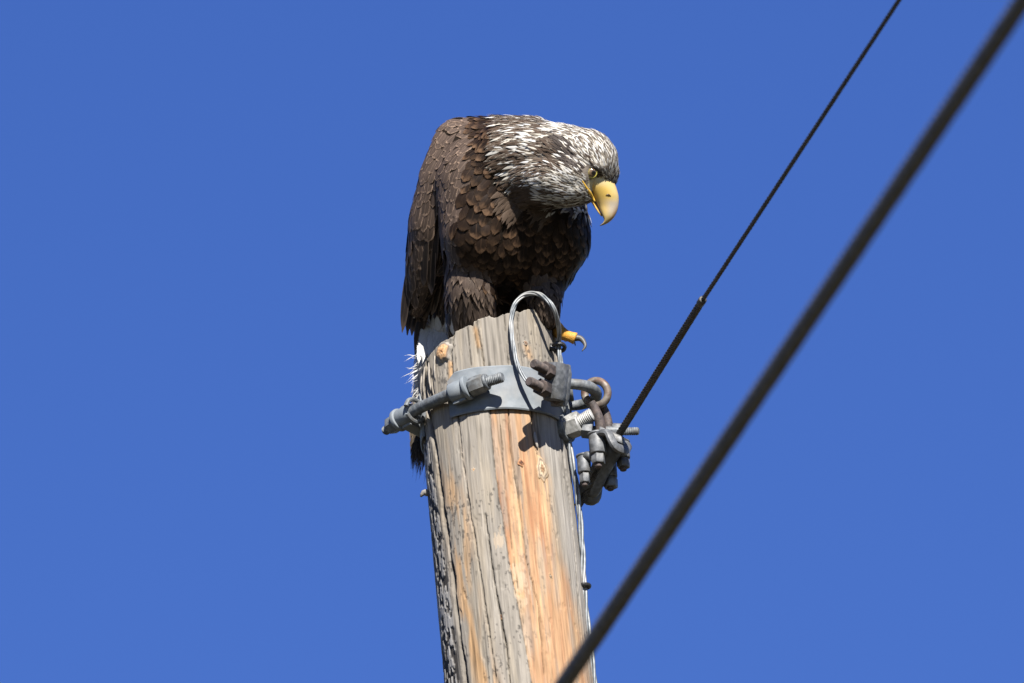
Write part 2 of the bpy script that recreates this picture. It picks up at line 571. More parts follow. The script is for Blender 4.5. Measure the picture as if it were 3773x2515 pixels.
# fine vertical checks all round
grain = fbm(arc * 0.16, zp * 0.006, 21, 3)
fine = sstep(0.06, 0.0, np.abs(vnoise(arc * 0.075, zp * 0.0011, 31) - 0.5)) * sstep(0.35, 0.6, vnoise(arc * 0.05, zp * 0.004, 32))
fine = np.maximum(fine, 0.6 * sstep(0.07, 0.0, np.abs(vnoise(arc * 0.16, zp * 0.002, 33) - 0.5)) * sstep(0.4, 0.6, vnoise(arc * 0.08, zp * 0.006, 34)))
grain2 = vnoise(arc * 0.55, zp * 0.012, 35) * 0.6 + vnoise(arc * 0.9, zp * 0.03, 36) * 0.4
# regions of the surface
edge_x = line_x([(1803, 1340), (1805, 1518), (1815, 1633), (1836, 1824), (1851, 1896), (1876, 2067), (1915, 2262), (1954, 2482), (1975, 2600)])
crk1_x = line_x(CRACKS[0][0])
rightg = line_x([(1985, 1400), (1960, 1510), (1990, 1640), (2030, 1760), (2065, 2000), (2110, 2200), (2165, 2400), (2190, 2600)])
wob = 26 * (fbm(arc * 0.02, zp * 0.006, 41) - 0.5)
below = sstep(1480, 1500, py_)
m_or = sstep(-2, 3, px_ - edge_x) * (1 - sstep(-30, 26, px_ - rightg + wob * 2)) * below * front
m_or *= 0.45 + 0.6 * sstep(0.3, 0.6, fbm(arc * 0.045, zp * 0.004, 44))
left_c = line_x([(1660, 1600), (1672, 1800), (1700, 2000), (1715, 2200), (1735, 2350), (1790, 2515), (1800, 2600)])
m_ol = np.exp(-((px_ - left_c + wob) / 42.0) ** 2) * sstep(1560, 1900, py_) * front * sstep(0.36, 0.62, fbm(arc * 0.035, zp * 0.0045, 47))
m_ol = np.maximum(m_ol, np.exp(-((px_ - line_x([(1658, 1330), (1668, 1500)])) / 8.0) ** 2) * sstep(1320, 1340, py_) * (1 - sstep(1450, 1500, py_)) * front)
m_ol = np.maximum(m_ol, np.exp(-((px_ - line_x([(1748, 1190), (1766, 1290)])) / 8.0) ** 2) * sstep(1190, 1215, py_) * (1 - sstep(1270, 1290, py_)) * front)
m_ol = np.maximum(m_ol, 0.7 * np.exp(-((px_ - line_x([(1938, 1270), (1958, 1330)])) / 12.0) ** 2) * sstep(1262, 1275, py_) * (1 - sstep(1310, 1340, py_)) * front)
flake = (1 - sstep(-14, -2, px_ - crk1_x + 12 + wob * 0.3)) * sstep(1470, 1560, py_) * front       # flaky strip on the left
fn = fbm(arc * 0.075, zp * 0.028, 51, 3)
flk = sstep(0.56, 0.47, fn) * flake
# displacement
disp = 0.0014 * (fbm(arc * 0.012, zp * 0.0016, 61) - 0.5) + 0.0004 * (grain - 0.5) + 0.0005 * (grain2 - 0.5) - 0.0009 * fine * (1 - 0.4 * m_or)
disp -= crack
disp -= 0.0022 * sstep(-1, 4, px_ - edge_x) * (1 - sstep(-6, 50, px_ - rightg)) * below * front      # outer layer split away
disp -= 0.0017 * flk
disp += 0.001 * flake * (fbm(arc * 0.02, zp * 0.006, 66) - 0.35)
chips = sstep(0.72, 0.80, fbm(arc * 0.05, zp * 0.014, 71)) * (1 - flake)
disp -= 0.0012 * chips
RR = pole_r(ZZ) + disp
XX, YY = RR * np.sin(TH), -RR * np.cos(TH)
# colour
def lerp(a, b, k): return a * (1 - k[..., None]) + np.array(b) * k[..., None]
g1 = fbm(arc * 0.03, zp * 0.0022, 81)[..., None]
col = np.array([0.365, 0.330, 0.282]) * (0.72 + 0.5 * g1)
tan = sstep(0.45, 0.75, fbm(arc * 0.05, zp * 0.003, 83))
col = lerp(col, (0.46, 0.39, 0.29), 0.45 * tan)
rightpale = sstep(-10, 40, px_ - rightg) * below * front
col = lerp(col, (0.46, 0.43, 0.39), 0.75 * rightpale)
oc = np.array([0.56, 0.34, 0.19])[None, None] * np.ones_like(col)
oc = lerp(oc, (0.66, 0.43, 0.24), sstep(0.45, 0.72, fbm(arc * 0.03, zp * 0.004, 91)))
oc = lerp(oc, (0.44, 0.20, 0.10), 0.75 * sstep(0.52, 0.70, fbm(arc * 0.07, zp * 0.003, 93)) * (1 - sstep(1950, 2200, py_) * 0.5))
oc = lerp(oc, (0.26, 0.15, 0.09), 0.6 * np.exp(-((py_ - 1760) / 110.0) ** 2) * sstep(0.4, 0.6, fbm(arc * .06, zp * .006, 95)))
k = np.clip(m_or, 0, 1)[..., None]
col = col * (1 - k) + oc * k
k = np.clip(m_ol, 0, 1)[..., None]
col = col * (1 - k) + np.array([0.60, 0.38, 0.20]) * (0.75 + 0.5 * g1) * k
col *= ((0.84 + 0.32 * grain) * (0.78 + 0.44 * grain2))[..., None]
col *= (1 - 0.42 * np.clip(fine * 1.3, 0, 1) * (1 - 0.6 * m_or))[..., None]
mould = sstep(0.64, 0.72, fbm(arc * 0.14, zp * 0.05, 101, 3)) * sstep(0.42, 0.6, fbm(arc * 0.012, zp * 0.006, 103)) * (1 - 0.8 * m_or)
col = lerp(col, (0.07, 0.065, 0.06), 0.72 * mould)
paleflake = np.array([0.50, 0.48, 0.45])
kk = (flake * (1 - flk))[..., None]
col = col * (1 - kk) + paleflake * (0.75 + 0.4 * g1) * kk
col = lerp(col, (0.055, 0.05, 0.048), 0.9 * flk)
for cxp, cyp, rx, ry in [(1840, 1985, 15, 42), (1905, 2120, 22, 45), (1925, 2165, 25, 50)]:      # fresh bare splits
    q = ((px_ - cxp) / rx) ** 2 + ((py_ - cyp) / ry) ** 2 + 5.5 * (fn - 0.5) + 2.0 * (grain2 - 0.5)
    col = lerp(col, (0.64, 0.50, 0.35), 0.5 * (1 - sstep(0.7, 1.1, q)) * front)
col = lerp(col, (0.035, 0.028, 0.022), np.clip(cdark * 1.0, 0, 1) * 0.75)
V = np.stack([XX, YY, ZZ], -1).reshape(-1, 3)
Ccol = np.clip(col * 0.86, 0, 1).reshape(-1, 3)
idx = np.arange(NZ * NT).reshape(NZ, NT)
a = idx[:-1]; b = np.roll(idx, -1, 1)[:-1]; c = np.roll(idx, -1, 1)[1:]; d = idx[1:]
F = np.stack([a, d, c, b], -1).reshape(-1, 4).tolist()
# end grain: rings from the rim to the middle
ncap = 26
Vc, Cc = [], []
for i in range(1, ncap):
    q = 1 - i / ncap
    x, y = XX[0] * q, YY[0] * q
    z = top_z(x, y) * (1 - q ** 6) + ZZ[0] * q ** 6 + 0.003 * (fbm(x * 300, y * 300, 111) - 0.5) * min(1, i / 3)
    Vc.append(np.stack([x, y, z], -1))
    rr = 0.8 + 0.25 * math.sin(i * 2.6)
    Cc.append(np.array([0.30, 0.275, 0.24]) * rr * (0.75 + 0.5 * fbm(x * 400, y * 400, 113))[:, None])
n0 = len(V)
V = np.vstack([V] + Vc); Ccol = np.vstack([Ccol] + Cc)
prev = idx[0]
for i in range(ncap - 1):
    cur = n0 + i * NT + np.arange(NT)
    F += np.stack([prev, np.roll(prev, -1), np.roll(cur, -1), cur], -1).tolist()
    prev = cur
F.append(prev.tolist())
# the rest of the shaft, down into the ground
n0 = len(V); prev = idx[-1]
for i, z in enumerate(np.linspace(zlow - 0.3, -0.6, 24)):
    r = pole_r(z) + 0.0015 * (vnoise(th * 14, th * 0 + z * 0.6, 121) - .5)
    V = np.vstack([V, np.stack([r * np.sin(th), -r * np.cos(th), np.full(NT, z)], -1)])
    Ccol = np.vstack([Ccol, np.array([0.30, 0.25, 0.19]) * (0.7 + 0.6 * vnoise(th * 20, th * 0 + z, 123))[:, None]])
    cur = n0 + i * NT + np.arange(NT)
    F += np.stack([prev, cur, np.roll(cur, -1), np.roll(prev, -1)], -1).tolist()
    prev = cur
pole = empty("utility_pole", (0, 0, 0), "weathered grey and orange wooden utility pole that the eagle stands on", "utility pole")
shaft = mesh("shaft", V, F, MAT_WOOD, pole, attrs={"col": Ccol})

def knot(px, py, rx, ry, h, cols, roll=0.0, seed=0, out=0.0):
    p = CYL(px, py, pole_r(AIM[2] - 0.1)); n = nrm([p[0], p[1], 0]); p = p + n * out
    up = np.array([0, 0, 1.0]); sd = np.cross(up, n)
    V, Cl, F = [], [], []
    nr, na = 9, 28
    for i in range(nr):
        q = i / (nr - 1)
        for j in range(na):
            t = 2 * math.pi * j / na
            w = 1 + 0.3 * (vnoise(math.cos(t) * 2 + seed, math.sin(t) * 2, seed) - .5) * 2
            x, y = math.cos(t) * rx * PXM * q * w, math.sin(t) * ry * PXM * q * w * 1.1
            x += 0.0012 * (vnoise(x * 700, y * 500, seed + 8) - .5)
            hh = h * (1 - q ** 2) - 0.003 * max(0, q - 0.85) / 0.15 + 0.0016 * (vnoise(x * 900, y * 900, seed + 3) - .5) * (1 if h > 0 else 0.5)
            V.append(p + sd * x + up * y + n * hh)
            kcol = np.array(cols[min(int(q * len(cols)), len(cols) - 1)])
            Cl.append(kcol * (0.75 + 0.5 * vnoise(t * 3, q * 6, seed + 5)))
    for i in range(nr - 1):
        for j in range(na):
            j2 = (j + 1) % na
            F.append([i * na + j, (i + 1) * na + j, (i + 1) * na + j2, i * na + j2])
    return mesh("knot", V, F, MAT_KNOT, pole, attrs={"col": np.array(Cl)})
OR, TN, DK, GR = (0.58, 0.33, 0.16), (0.55, 0.44, 0.30), (0.10, 0.05, 0.03), (0.34, 0.31, 0.27)
knot(1637, 1296, 36, 38, 0.006, [DK, (0.5, 0.26, 0.12), OR, (0.66, 0.44, 0.25), OR, (0.62, 0.4, 0.22), (0.22, 0.16, 0.12), GR], seed=3, out=0.0015)
knot(1745, 1730, 15, 15, 0.0012, [(0.42, 0.26, 0.14), OR, TN, (0.5, 0.42, 0.32), (0.2, 0.17, 0.14), GR], seed=7)
knot(1921, 1704, 13, 16, 0.0006, [DK, (0.14, 0.06, 0.035), (0.34, 0.16, 0.08), (0.5, 0.26, 0.13)], seed=11)
knot(1996, 1728, 29, 54, 0.0022, [(0.16, 0.09, 0.05), (0.42, 0.25, 0.13), (0.26, 0.17, 0.11), (0.56, 0.44, 0.29), (0.58, 0.47, 0.33), (0.24, 0.18, 0.13), (0.52, 0.40, 0.27), (0.46, 0.30, 0.17)], seed=15)
knot(1936, 1262, 13, 10, 0.001, [(0.16, 0.1, 0.07), (0.3, 0.2, 0.13), GR], seed=19)
knot(1719, 2252, 14, 24, 0.001, [(0.16, 0.09, 0.05), (0.35, 0.22, 0.12), (0.55, 0.42, 0.29), (0.5, 0.32, 0.18)], seed=23)
knot(2028, 2122, 13, 19, 0.0008, [(0.45, 0.38, 0.28), (0.2, 0.14, 0.09), (0.4, 0.27, 0.16), (0.55, 0.33, 0.17)], seed=27)
knot(1846, 2272, 8, 10, 0.0004, [DK, DK, (0.4, 0.25, 0.13)], seed=31)
# a stub of bark sticking out on the left edge
p = CYL(1572, 1818, PR); n = nrm([p[0], p[1] * 0.3, 0])
v, f = tube(spline([p - n * 0.006, p + n * 0.004 + np.array([0, 0, .002]), p + n * 0.009 + np.array([0, 0, -0.004])], 6), [0.004, 0.0052, 0.0056, 0.0045, 0.003, 0.0015], 7)
mesh("splinter", v, f, MAT_KNOT, pole, attrs={"col": np.tile((0.30, 0.28, 0.25), (len(v), 1))})
for k, (xa, ya, xb, yb, w) in enumerate([(1970, 1590, 1982, 1652, 7), (1566, 1350, 1560, 1455, 5), (1580, 1335, 1588, 1440, 5), (1553, 1385, 1556, 1470, 4), (1602, 1310, 1604, 1400, 4)]):
    A_, B_ = CYL(xa, ya, PR + 0.001), CYL(xb, yb, PR + 0.002)
    v, f = tube(spline([A_, (A_ + B_) / 2 + np.array([-0.001, 0, 0]), B_], 8), np.array([.3, .8, 1, 1, 1, .9, .6, .2]) * w * PXM, 6)
    mesh("splinter", v, f, MAT_KNOT, pole, attrs={"col": np.tile((0.40, 0.36, 0.31), (len(v), 1)) * (0.7 + 0.5 * rng.random((len(v), 1)))})

# ------------------------------------------------------------------ pole band with its clamping bolt
BR = PR + 0.0022
zb1 = CYL(1850, 1347, BR)[2]; zb0 = CYL(1850, 1508, BR)[2]
band = empty("pole_band", (0, 0, zb0), "grey galvanised steel band clamped round the pole top with a long threaded bolt", "pole band")
def strap(a0, a1, n=90):
    V, F = [], []
    th_ = np.linspace(a0, a1, n)
    prof = [(0, zb0 + 0.0015), (0.0028, zb0), (0.0042, zb0 + 0.002), (0.0036, zb0 + 0.006), (0.0034, (zb0 + zb1) / 2), (0.0036, zb1 - 0.006), (0.0042, zb1 - 0.002), (0.0028, zb1), (0, zb1 - 0.0015)]
    for t in th_:
        for dr, z in prof:
            bul = 0.0008 * math.sin(t * 9 + z * 60)
            zz = z - 0.035 * (BR * math.sin(t)) * 0.55
            taper = 1.0 if t > a0 + 0.12 else 0.72 + 0.28 * (t - a0) / 0.12
            zz = (zb0 + zb1) / 2 + (zz - (zb0 + zb1) / 2) * (taper if z > (zb0 + zb1) / 2 else 1.0)
            V.append([(BR + dr + bul) * math.sin(t), -(BR + dr + bul) * math.cos(t), zz])
    m = len(prof)
    for i in range(n - 1):
        for k in range(m):
            k2 = (k + 1) % m
            F.append([i * m + k, (i + 1) * m + k, (i + 1) * m + k2, i * m + k2])
    F.append(list(range(m))); F.append([(n - 1) * m + k for k in range(m)][::-1])
    return V, F
v, f = strap(math.radians(-34), math.radians(168)); mesh("strap", v, f, MAT_STRAP, band)
v, f = strap(math.radians(-186), math.radians(-72)); mesh("strap", v, f, MAT_STRAP, band)

def yl(px):                       # the bolt runs from the front of the pole back along its left side
    return np.interp(px, [1418, 1663, 1852], [0.0, -0.110, -0.143])
def BP(px, py): return W(px, py, yl(px))
rod = empty("clamp_bolt", (0, 0, zb0)); rod.parent = band; rod.location = (0, 0, 0); BASE[rod.name] = BASE[band.name]
v, f = tube(spline([BP(1490, 1535), BP(1545, 1503), BP(1600, 1478), BP(1663, 1450), BP(1740, 1422)], 24), 0.0088, 16); mesh("shank", v, f, MAT_GALV, rod)
v, f = threaded(BP(1780, 1410), BP(1853, 1388), 0.0082); mesh("thread", v, f, MAT_GALV, rod)
v, f = nut(BP(1733, 1428), BP(1786, 1408), 0.0145, ang=0.3); mesh("nut", v, f, MAT_GALV, rod)
v, f = cyl(BP(1786, 1408), BP(1797, 1404), 0.0125); mesh("washer", v, f, MAT_GALV, rod)
v, f = threaded(BP(1450, 1566), BP(1416, 1589), 0.0072); mesh("thread", v, f, MAT_GALV, rod)
v, f = nut(BP(1467, 1552), BP(1437, 1572), 0.0135, ang=0.2); mesh("nut", v, f, MAT_GALV, rod)
# lugs of the two half bands, rolled into sleeves for the bolt
def sleeve(pa, pb, r, r2):
    v1 = cyl(pa, pb, r, 28, 0.002)
    return v1
v, f = merge(sleeve(BP(1661, 1452), BP(1716, 1430), 0.0150, 0), cyl(BP(1713, 1432), BP(1727, 1426), 0.0185, 28))
mesh("lug", v, f, MAT_STRAP, band)
v, f = merge(sleeve(BP(1520, 1518), BP(1474, 1545), 0.0145, 0), cyl(BP(1478, 1543), BP(1466, 1551), 0.0175, 28))
mesh("lug", v, f, MAT_STRAP, band)
# flat web that ties each lug to its strap
pa, pb = BP(1690, 1441), CYL(1705, 1445, BR)
v, f = rounded_box((pa + pb) / 2, (pb - pa, BP(1716, 1430) - BP(1661, 1452), (0, 0, 1)), (np.linalg.norm(pb - pa) / 2 + 0.003, 0.011, 0.018), 0.002)
mesh("web", v, f, MAT_STRAP, band)
pa = BP(1497, 1532); pb = np.array([-0.1, 0.005, pa[2]])
v, f = rounded_box((pa + pb) / 2, (pb - pa, BP(1520, 1518) - BP(1474, 1545), (0, 0, 1)), (np.linalg.norm(pb - pa) / 2 + 0.003, 0.010, 0.018), 0.002)
mesh("web", v, f, MAT_STRAP, band)
# curled tab at the mouth of the rear lug
pp = [BP(1512, 1500) + np.array([0, 0.0, 0.006]), BP(1530, 1488), BP(1550, 1486)]
ring = []
cpt = BP(1529, 1512); ax = nrm(BP(1600, 1478) - BP(1500, 1530)); e1 = nrm(np.cross(ax, (0, 0, 1))); e2 = np.cross(e1, ax)
for tt in np.linspace(0.2, 2 * math.pi - 0.5, 40): ring.append(cpt + 0.0175 * (math.cos(tt) * e1 + math.sin(tt) * e2))
v, f = tube(ring, 0.0034, 8); mesh("curled_tab", v, f, MAT_GALV, band)

# ------------------------------------------------------------------ U bolt on the band, rusty link through it
ub = empty("u_bolt", W(2085, 1455, -0.04), "grey galvanised U bolt sticking out of the band on the right", "u bolt")
Pu = [W(2066, 1412, -0.082), W(2085, 1413, -0.080), W(2130, 1416, -0.075), W(2168, 1424, -0.066), W(2192, 1441, -0.050), W(2196, 1462, -0.028), W(2176, 1480, -0.010), W(2140, 1490, 0.0), W(2100, 1495, 0.002), W(2070, 1500, 0.003)]
v, f = tube(spline(Pu, 56), np.interp(np.linspace(0, 1, 56), [0, .3, .5, 1], [0.0075, 0.0085, 0.0085, 0.0072]), 18); mesh("bent_rod", v, f, MAT_GALV, ub)
v, f = nut(W(2080, 1498, 0.002), W(2104, 1495, 0.002), 0.0135); mesh("nut", v, f, MAT_GALV, ub)
v, f = cyl(W(2095, 1440, -0.03), W(2110, 1438, -0.03), 0.016, 24); mesh("washer", v, f, MAT_GALV, ub)

lk = empty("rusty_link", W(2215, 1590, -0.035), "rusty twisted steel link hooked through the U bolt", "link")
cc = W(2197, 1448, -0.045)
e1 = nrm(RGT * 0.93 - FWD * 0.36); e2 = nrm(UPV * 0.9 + FWD * 0.25)
ringp = [cc + 0.0172 * (math.cos(t) * e1 * 1.05 + math.sin(t) * e2 * 1.1) for t in np.linspace(0, 2 * math.pi, 48, endpoint=False)]
v, f = tube(ringp, 0.0058, 14, closed=True); mesh("ring", v, f, MAT_RUSTGALV, lk)
shp = [W(2178, 1482, -0.058), W(2192, 1506, -0.056), W(2206, 1540, -0.054), W(2213, 1575, -0.05), W(2216, 1605, -0.048)]
v, f = tube(spline(shp, 20), np.linspace(0.0062, 0.0082, 20), 14); mesh("shank", v, f, MAT_RUST, lk)
shp = [W(2214, 1490, -0.036), W(2228, 1512, -0.03), W(2238, 1545, -0.03), W(2243, 1580, -0.03), W(2242, 1610, -0.03)]
v, f = tube(spline(shp, 20), np.linspace(0.0058, 0.0075, 20), 14); mesh("shank", v, f, MAT_RUST, lk)
v, f = cyl(W(2222, 1500, -0.03), W(2236, 1496, -0.03), 0.0075, 16); mesh("rivet", v, f, MAT_GALV, lk)

# ------------------------------------------------------------------ strain clamp that holds the span wire
WY0 = -0.055
wa = W(2278, 1604, WY0)
wz = wa[2]
wb = WZ(2582, 1115, wz); wc = WZ(3312, 0, wz)
wdir = nrm(wc - wb)
sc_ = empty("strain_clamp", W(2190, 1850, -0.03), "grey bolted strain clamp hanging under the link, gripping the span wire", "wire clamp")
wt = [W(2128, 1866, -0.005), W(2150, 1832, -0.012), W(2180, 1778, -0.026), W(2215, 1710, -0.042), W(2245, 1655, -0.05), wa]
# grooved body along the wire
T_ = spline([W(2170, 1822, -0.004), W(2188, 1790, -0.015), W(2215, 1725, -0.03), W(2248, 1660, -0.04), W(2284, 1605, -0.046)], 22)
v, f = tube(T_, np.interp(np.linspace(0, 1, 22), [0, .06, .3, .7, 1], [0.008, 0.0125, 0.0135, 0.017, 0.0165]), 18); mesh("body", v, f, MAT_CLAMP, sc_)
DN = np.array([0.02, -0.02, -1.0])
def hang(px, py0, py1, r, y, mat=MAT_CLAMP, hexa=False, name="bolt"):
    p0, p1 = W(px[0], py0, y), W(px[1], py1, y)
    v, f = nut(p0, p1, r, up=(1, 0.3, 0)) if hexa else cyl(p0, p1, r, 22, 0.0015)
    return v, f
for (xa, xb, y0, y1, r, yy, nr_, ny1, tr, ty1) in [(2199, 2204, 1600, 1674, 0.0125, -0.068, 0.0105, 1708, 0.0055, 1722),
                                                  (2150, 2154, 1680, 1744, 0.0100, -0.050, 0.0080, 1778, 0.0042, 1791),
                                                  (2292, 2296, 1630, 1690, 0.0105, -0.028, 0.0100, 1722, 0.005, 1734),
                                                  (2244, 2249, 1690, 1760, 0.0105, -0.010, 0.0110, 1796, 0.005, 1806)]:
    bt = empty("u_bolt_leg", BASE[sc_.name]); bt.parent = sc_; bt.location = (0, 0, 0)
    bt.name = "bolt"; BASE[bt.name] = BASE[sc_.name]
    v, f = hang((xa, xb), y0, y1, r, yy); mesh("boss", v, f, MAT_CLAMP, bt)
    v, f = hang((xb, xb + 1), y1, ny1, nr_, yy, hexa=True); mesh("nut", v, f, MAT_CLAMP, bt)
    v, f = hang((xb, xb + 1), ny1 - 2, ty1, tr, yy); mesh("tip", v, f, MAT_RUST, bt)
    v, f = cyl(W(xa - 1, y0 - 4, yy), W(xa, y0 + 4, yy), r * 1.12, 22); mesh("rim", v, f, MAT_CLAMP, bt)
# saddle pressed over the wire
v, f = rounded_box(W(2262, 1628, -0.05), (W(2310, 1648, -0.05) - W(2215, 1606, -0.05), (0.1, 1, 0.05), (0.1, 0, 1)), (0.0205, 0.030, 0.0065), 0.003); mesh("saddle_plate", v, f, MAT_CLAMP, sc_)
sp_ = spline([W(2206, 1602, -0.072), W(2222, 1594, -0.08), W(2242, 1597, -0.085), W(2254, 1622, -0.088), W(2268, 1645, -0.086), W(2300, 1656, -0.07), W(2312, 1640, -0.05)], 26)
v, f = tube(sp_, 0.0055, 10, flat=1.5); mesh("saddle", v, f, MAT_CLAMP, sc_)
v, f = tube(spline([W(2150, 1690, -0.05), W(2166, 1676, -0.06), W(2190, 1690, -0.06)], 12), 0.006, 10); mesh("saddle", v, f, MAT_CLAMP, sc_)
v, f = tube(spline([W(2160, 1770, -0.03), W(2160, 1805, -0.01), W(2170, 1832, 0.0), W(2188, 1830, 0.006), W(2196, 1795, 0.004)], 16), np.interp(np.linspace(0, 1, 16), [0, .5, 1], [0.009, 0.0118, 0.010]), 14); mesh("keeper", v, f, MAT_CLAMP, sc_)
# clevis pin
pn = empty("clevis_pin", BASE[sc_.name]); pn.parent = sc_; pn.location = (0, 0, 0); BASE[pn.name] = BASE[sc_.name]
v, f = threaded(W(2290, 1589, -0.035), W(2354, 1588, -0.04), 0.0062); mesh("thread", v, f, MAT_GALV, pn)
v, f = cyl(W(2165, 1583, -0.038), W(2300, 1588, -0.036), 0.0062, 16); mesh("pin", v, f, MAT_GALV, pn)
v, f = nut(W(2146, 1580, -0.04), W(2184, 1584, -0.04), 0.0145); mesh("nut", v, f, MAT_CLAMP, pn)
v, f = nut(W(2255, 1586, -0.03), W(2292, 1588, -0.03), 0.0125); mesh("nut", v, f, MAT_CLAMP, pn)
# bracket bolt between pole and clamp, bright zinc
bb = empty("bracket_bolt", W(2100, 1570, -0.03), "short bright zinc bolt and bracket on the pole edge below the U bolt", "bolt")
v, f = nut(W(2090, 1575, -0.035), W(2142, 1556, -0.045), 0.0185, ang=0.5); mesh("nut", v, f, MAT_BRIGHT, bb)
v, f = threaded(W(2135, 1556, -0.045), W(2186, 1524, -0.055), 0.0105); mesh("thread", v, f, MAT_BRIGHT, bb)
v, f = cyl(W(2070, 1582, -0.03), W(2096, 1574, -0.035), 0.022, 26); mesh("washer", v, f, MAT_GALV, bb)

# ------------------------------------------------------------------ rusty two-bolt connector on the band
wc_ = empty("wire_connector", W(2040, 1470, -0.13), "grey wire connector with two rusty bolts in front of the band", "connector")
fd = nrm(W(2075, 1400, -0.105) - W(2000, 1372, -0.150))           # axis of the bolts, outwards is -fd
cb = W(2052, 1412, -0.118)
sdv = nrm(np.cross(fd, nrm(W(1997, 1425, -0.15) - W(2015, 1360, -0.15))))
upv = np.cross(sdv, fd)
# faceted block (hexagonal outline, thick plate)
def plate(c, axn, e1, e2, outline, depth, bev=0.0025):
    V, F = [], []
    o = np.array(outline)
    lay = [(-depth, 0.90), (-depth + bev, 1.0), (depth - bev, 1.0), (depth, 0.90)]
    for h_, s_ in lay:
        for x, y in o: V.append(c + axn * h_ + e1 * x * s_ + e2 * y * s_)
    m = len(o)
    for i in range(3):
        for k in range(m):
            k2 = (k + 1) % m
            F.append([i * m + k, i * m + k2, (i + 1) * m + k2, (i + 1) * m + k])
    F.append(list(range(m))[::-1]); F.append([3 * m + k for k in range(m)])
    return np.array(V), F
hexo = [(-0.012, -0.031), (0.012, -0.031), (0.016, -0.018), (0.016, 0.018), (0.012, 0.031), (-0.012, 0.031), (-0.016, 0.018), (-0.016, -0.018)]
blk = [(-0.017, -0.011), (-0.016, 0.009), (-0.006, 0.017), (0.009, 0.016), (0.015, 0.007), (0.015, -0.009), (0.007, -0.016), (-0.007, -0.016)]
v, f = plate(W(2048, 1408, -0.124), upv, fd, sdv, blk, 0.027, 0.006); mesh("clamp_block", v, f, MAT_CLAMP, wc_)
v, f = plate(W(2066, 1420, -0.108), fd, sdv, upv, [(x * 0.95, y * 1.0) for x, y in hexo], 0.006); mesh("rear_plate", v, f, MAT_CLAMP, wc_)
for (ex, ey, bx, by) in [(1966, 1339, 2030, 1372), (1949, 1404, 2012, 1436)]:
    bt = empty("bolt", BASE[wc_.name]); bt.parent = wc_; bt.location = (0, 0, 0); BASE[bt.name] = BASE[wc_.name]
    e_ = W(ex, ey, -0.182); b_ = W(bx, by, -0.136)
    ax_ = nrm(b_ - e_); L_ = np.linalg.norm(b_ - e_)
    v, f = threaded(b_, e_, 0.0076, 20); mesh("thread", v, f, MAT_RUST, bt)
    v, f = nut(e_ + ax_ * L_ * 0.62, e_ + ax_ * L_ * 0.97, 0.0132, ang=0.2); mesh("nut", v, f, MAT_RUST, bt)
    v, f = nut(b_ + ax_ * 0.026, b_ + ax_ * 0.038, 0.0145, ang=0.2); mesh("head", v, f, MAT_RUST, bt)

# ------------------------------------------------------------------ twisted aluminium wire: loop at the top and run down the right side
LOOP = [(2000, 1442, -0.128), (1960, 1420, -0.121), (1925, 1380, -0.117), (1903, 1330, -0.114), (1888, 1250, -0.113), (1884, 1180, -0.108), (1895, 1125, -0.094), (1920, 1094, -0.090), (1950, 1081, -0.092),
        (1985, 1083, -0.100), (2015, 1103, -0.108), (2038, 1132, -0.108), (2052, 1170, -0.095), (2060, 1220, -0.072), (2059, 1280, -0.050), (2066, 1330, -0.060), (2073, 1380, -0.085), (2066, 1412, -0.10)]
wire = empty("twisted_wire", W(2150, 2160, 0), "twisted silver wire looping over the pole top and running down its right side", "wire")
LP = spline([W(*q) for q in LOOP], 220)
for k in range(4):
    v, f = strand(LP, 0.0021, 0.0016, 0.13, k * math.pi / 2 + 0.5); mesh("strand", v, f, MAT_ALU, wire)
DOWN = [(2080, 1432, -0.045), (2092, 1540, -0.035), (2098, 1640, -0.03), (2122, 1780, -0.025), (2136, 1900, -0.02), (2147, 2040, -0.018), (2152, 2160, -0.018), (2164, 2290, -0.016), (2180, 2420, -0.014), (2196, 2560, -0.012)]
DN_ = [W(*q) for q in DOWN]
q = DN_[-1]
for z in np.linspace(q[2] - 0.6, 0.15, 12):
    r = pole_r(z) + 0.006
    DN_.append(np.array([r * math.cos(0.12), -r * math.sin(0.12), z]))
DP = np.vstack([spline(DN_[:10], 180), spline(DN_[9:], 500)[1:]])
for k in range(3):
    v, f = strand(DP, 0.0025, 0.0021, 0.16, k * 2 * math.pi / 3 + 0.3, 6); mesh("strand", v, f, MAT_ALU, wire)
# cut ends poking out of the connector
for k, (xa, ya, xb, yb) in enumerate([(2060, 1404, 2098, 1384), (2060, 1408, 2096, 1392), (2066, 1410, 2100, 1398)]):
    v, f = tube(spline([W(xa, ya, -0.1), W((xa + xb) / 2, (ya + yb) / 2 - 1, -0.1), W(xb, yb, -0.104)], 6), 0.0024, 8); mesh("cut_end", v, f, MAT_ALU, wire)

def tie(px, py, y, r, label, ax):
    c = W(px, py, y)
    T1 = nrm(ax); e1 = nrm(np.cross(T1, FWD)); e2 = np.cross(T1, e1)
    t0 = empty("cable_tie", c, label, "cable tie", "black ties on the twisted wire")
    pts = [c + r * (math.cos(t) * e1 + math.sin(t) * e2) for t in np.linspace(0, 2 * math.pi, 28, endpoint=False)]
    v, f = tube(pts, 0.0032, 8, closed=True); mesh("strap", v, f, MAT_TIE, t0)
    v, f = rounded_box(c + e1 * (r + 0.001), (T1, e1, e2), (0.0045, 0.004, 0.0042), 0.001); mesh("head", v, f, MAT_TIE, t0)
tie(2059, 1279, -0.050, 0.0086, "black cable tie round the wire loop near the eagle's claw", W(2060, 1240, -0.045) - W(2059, 1300, -0.055))
tie(2152, 2160, -0.018, 0.0078, "black cable tie on the wire low on the pole's right edge", (0, 0, 1))

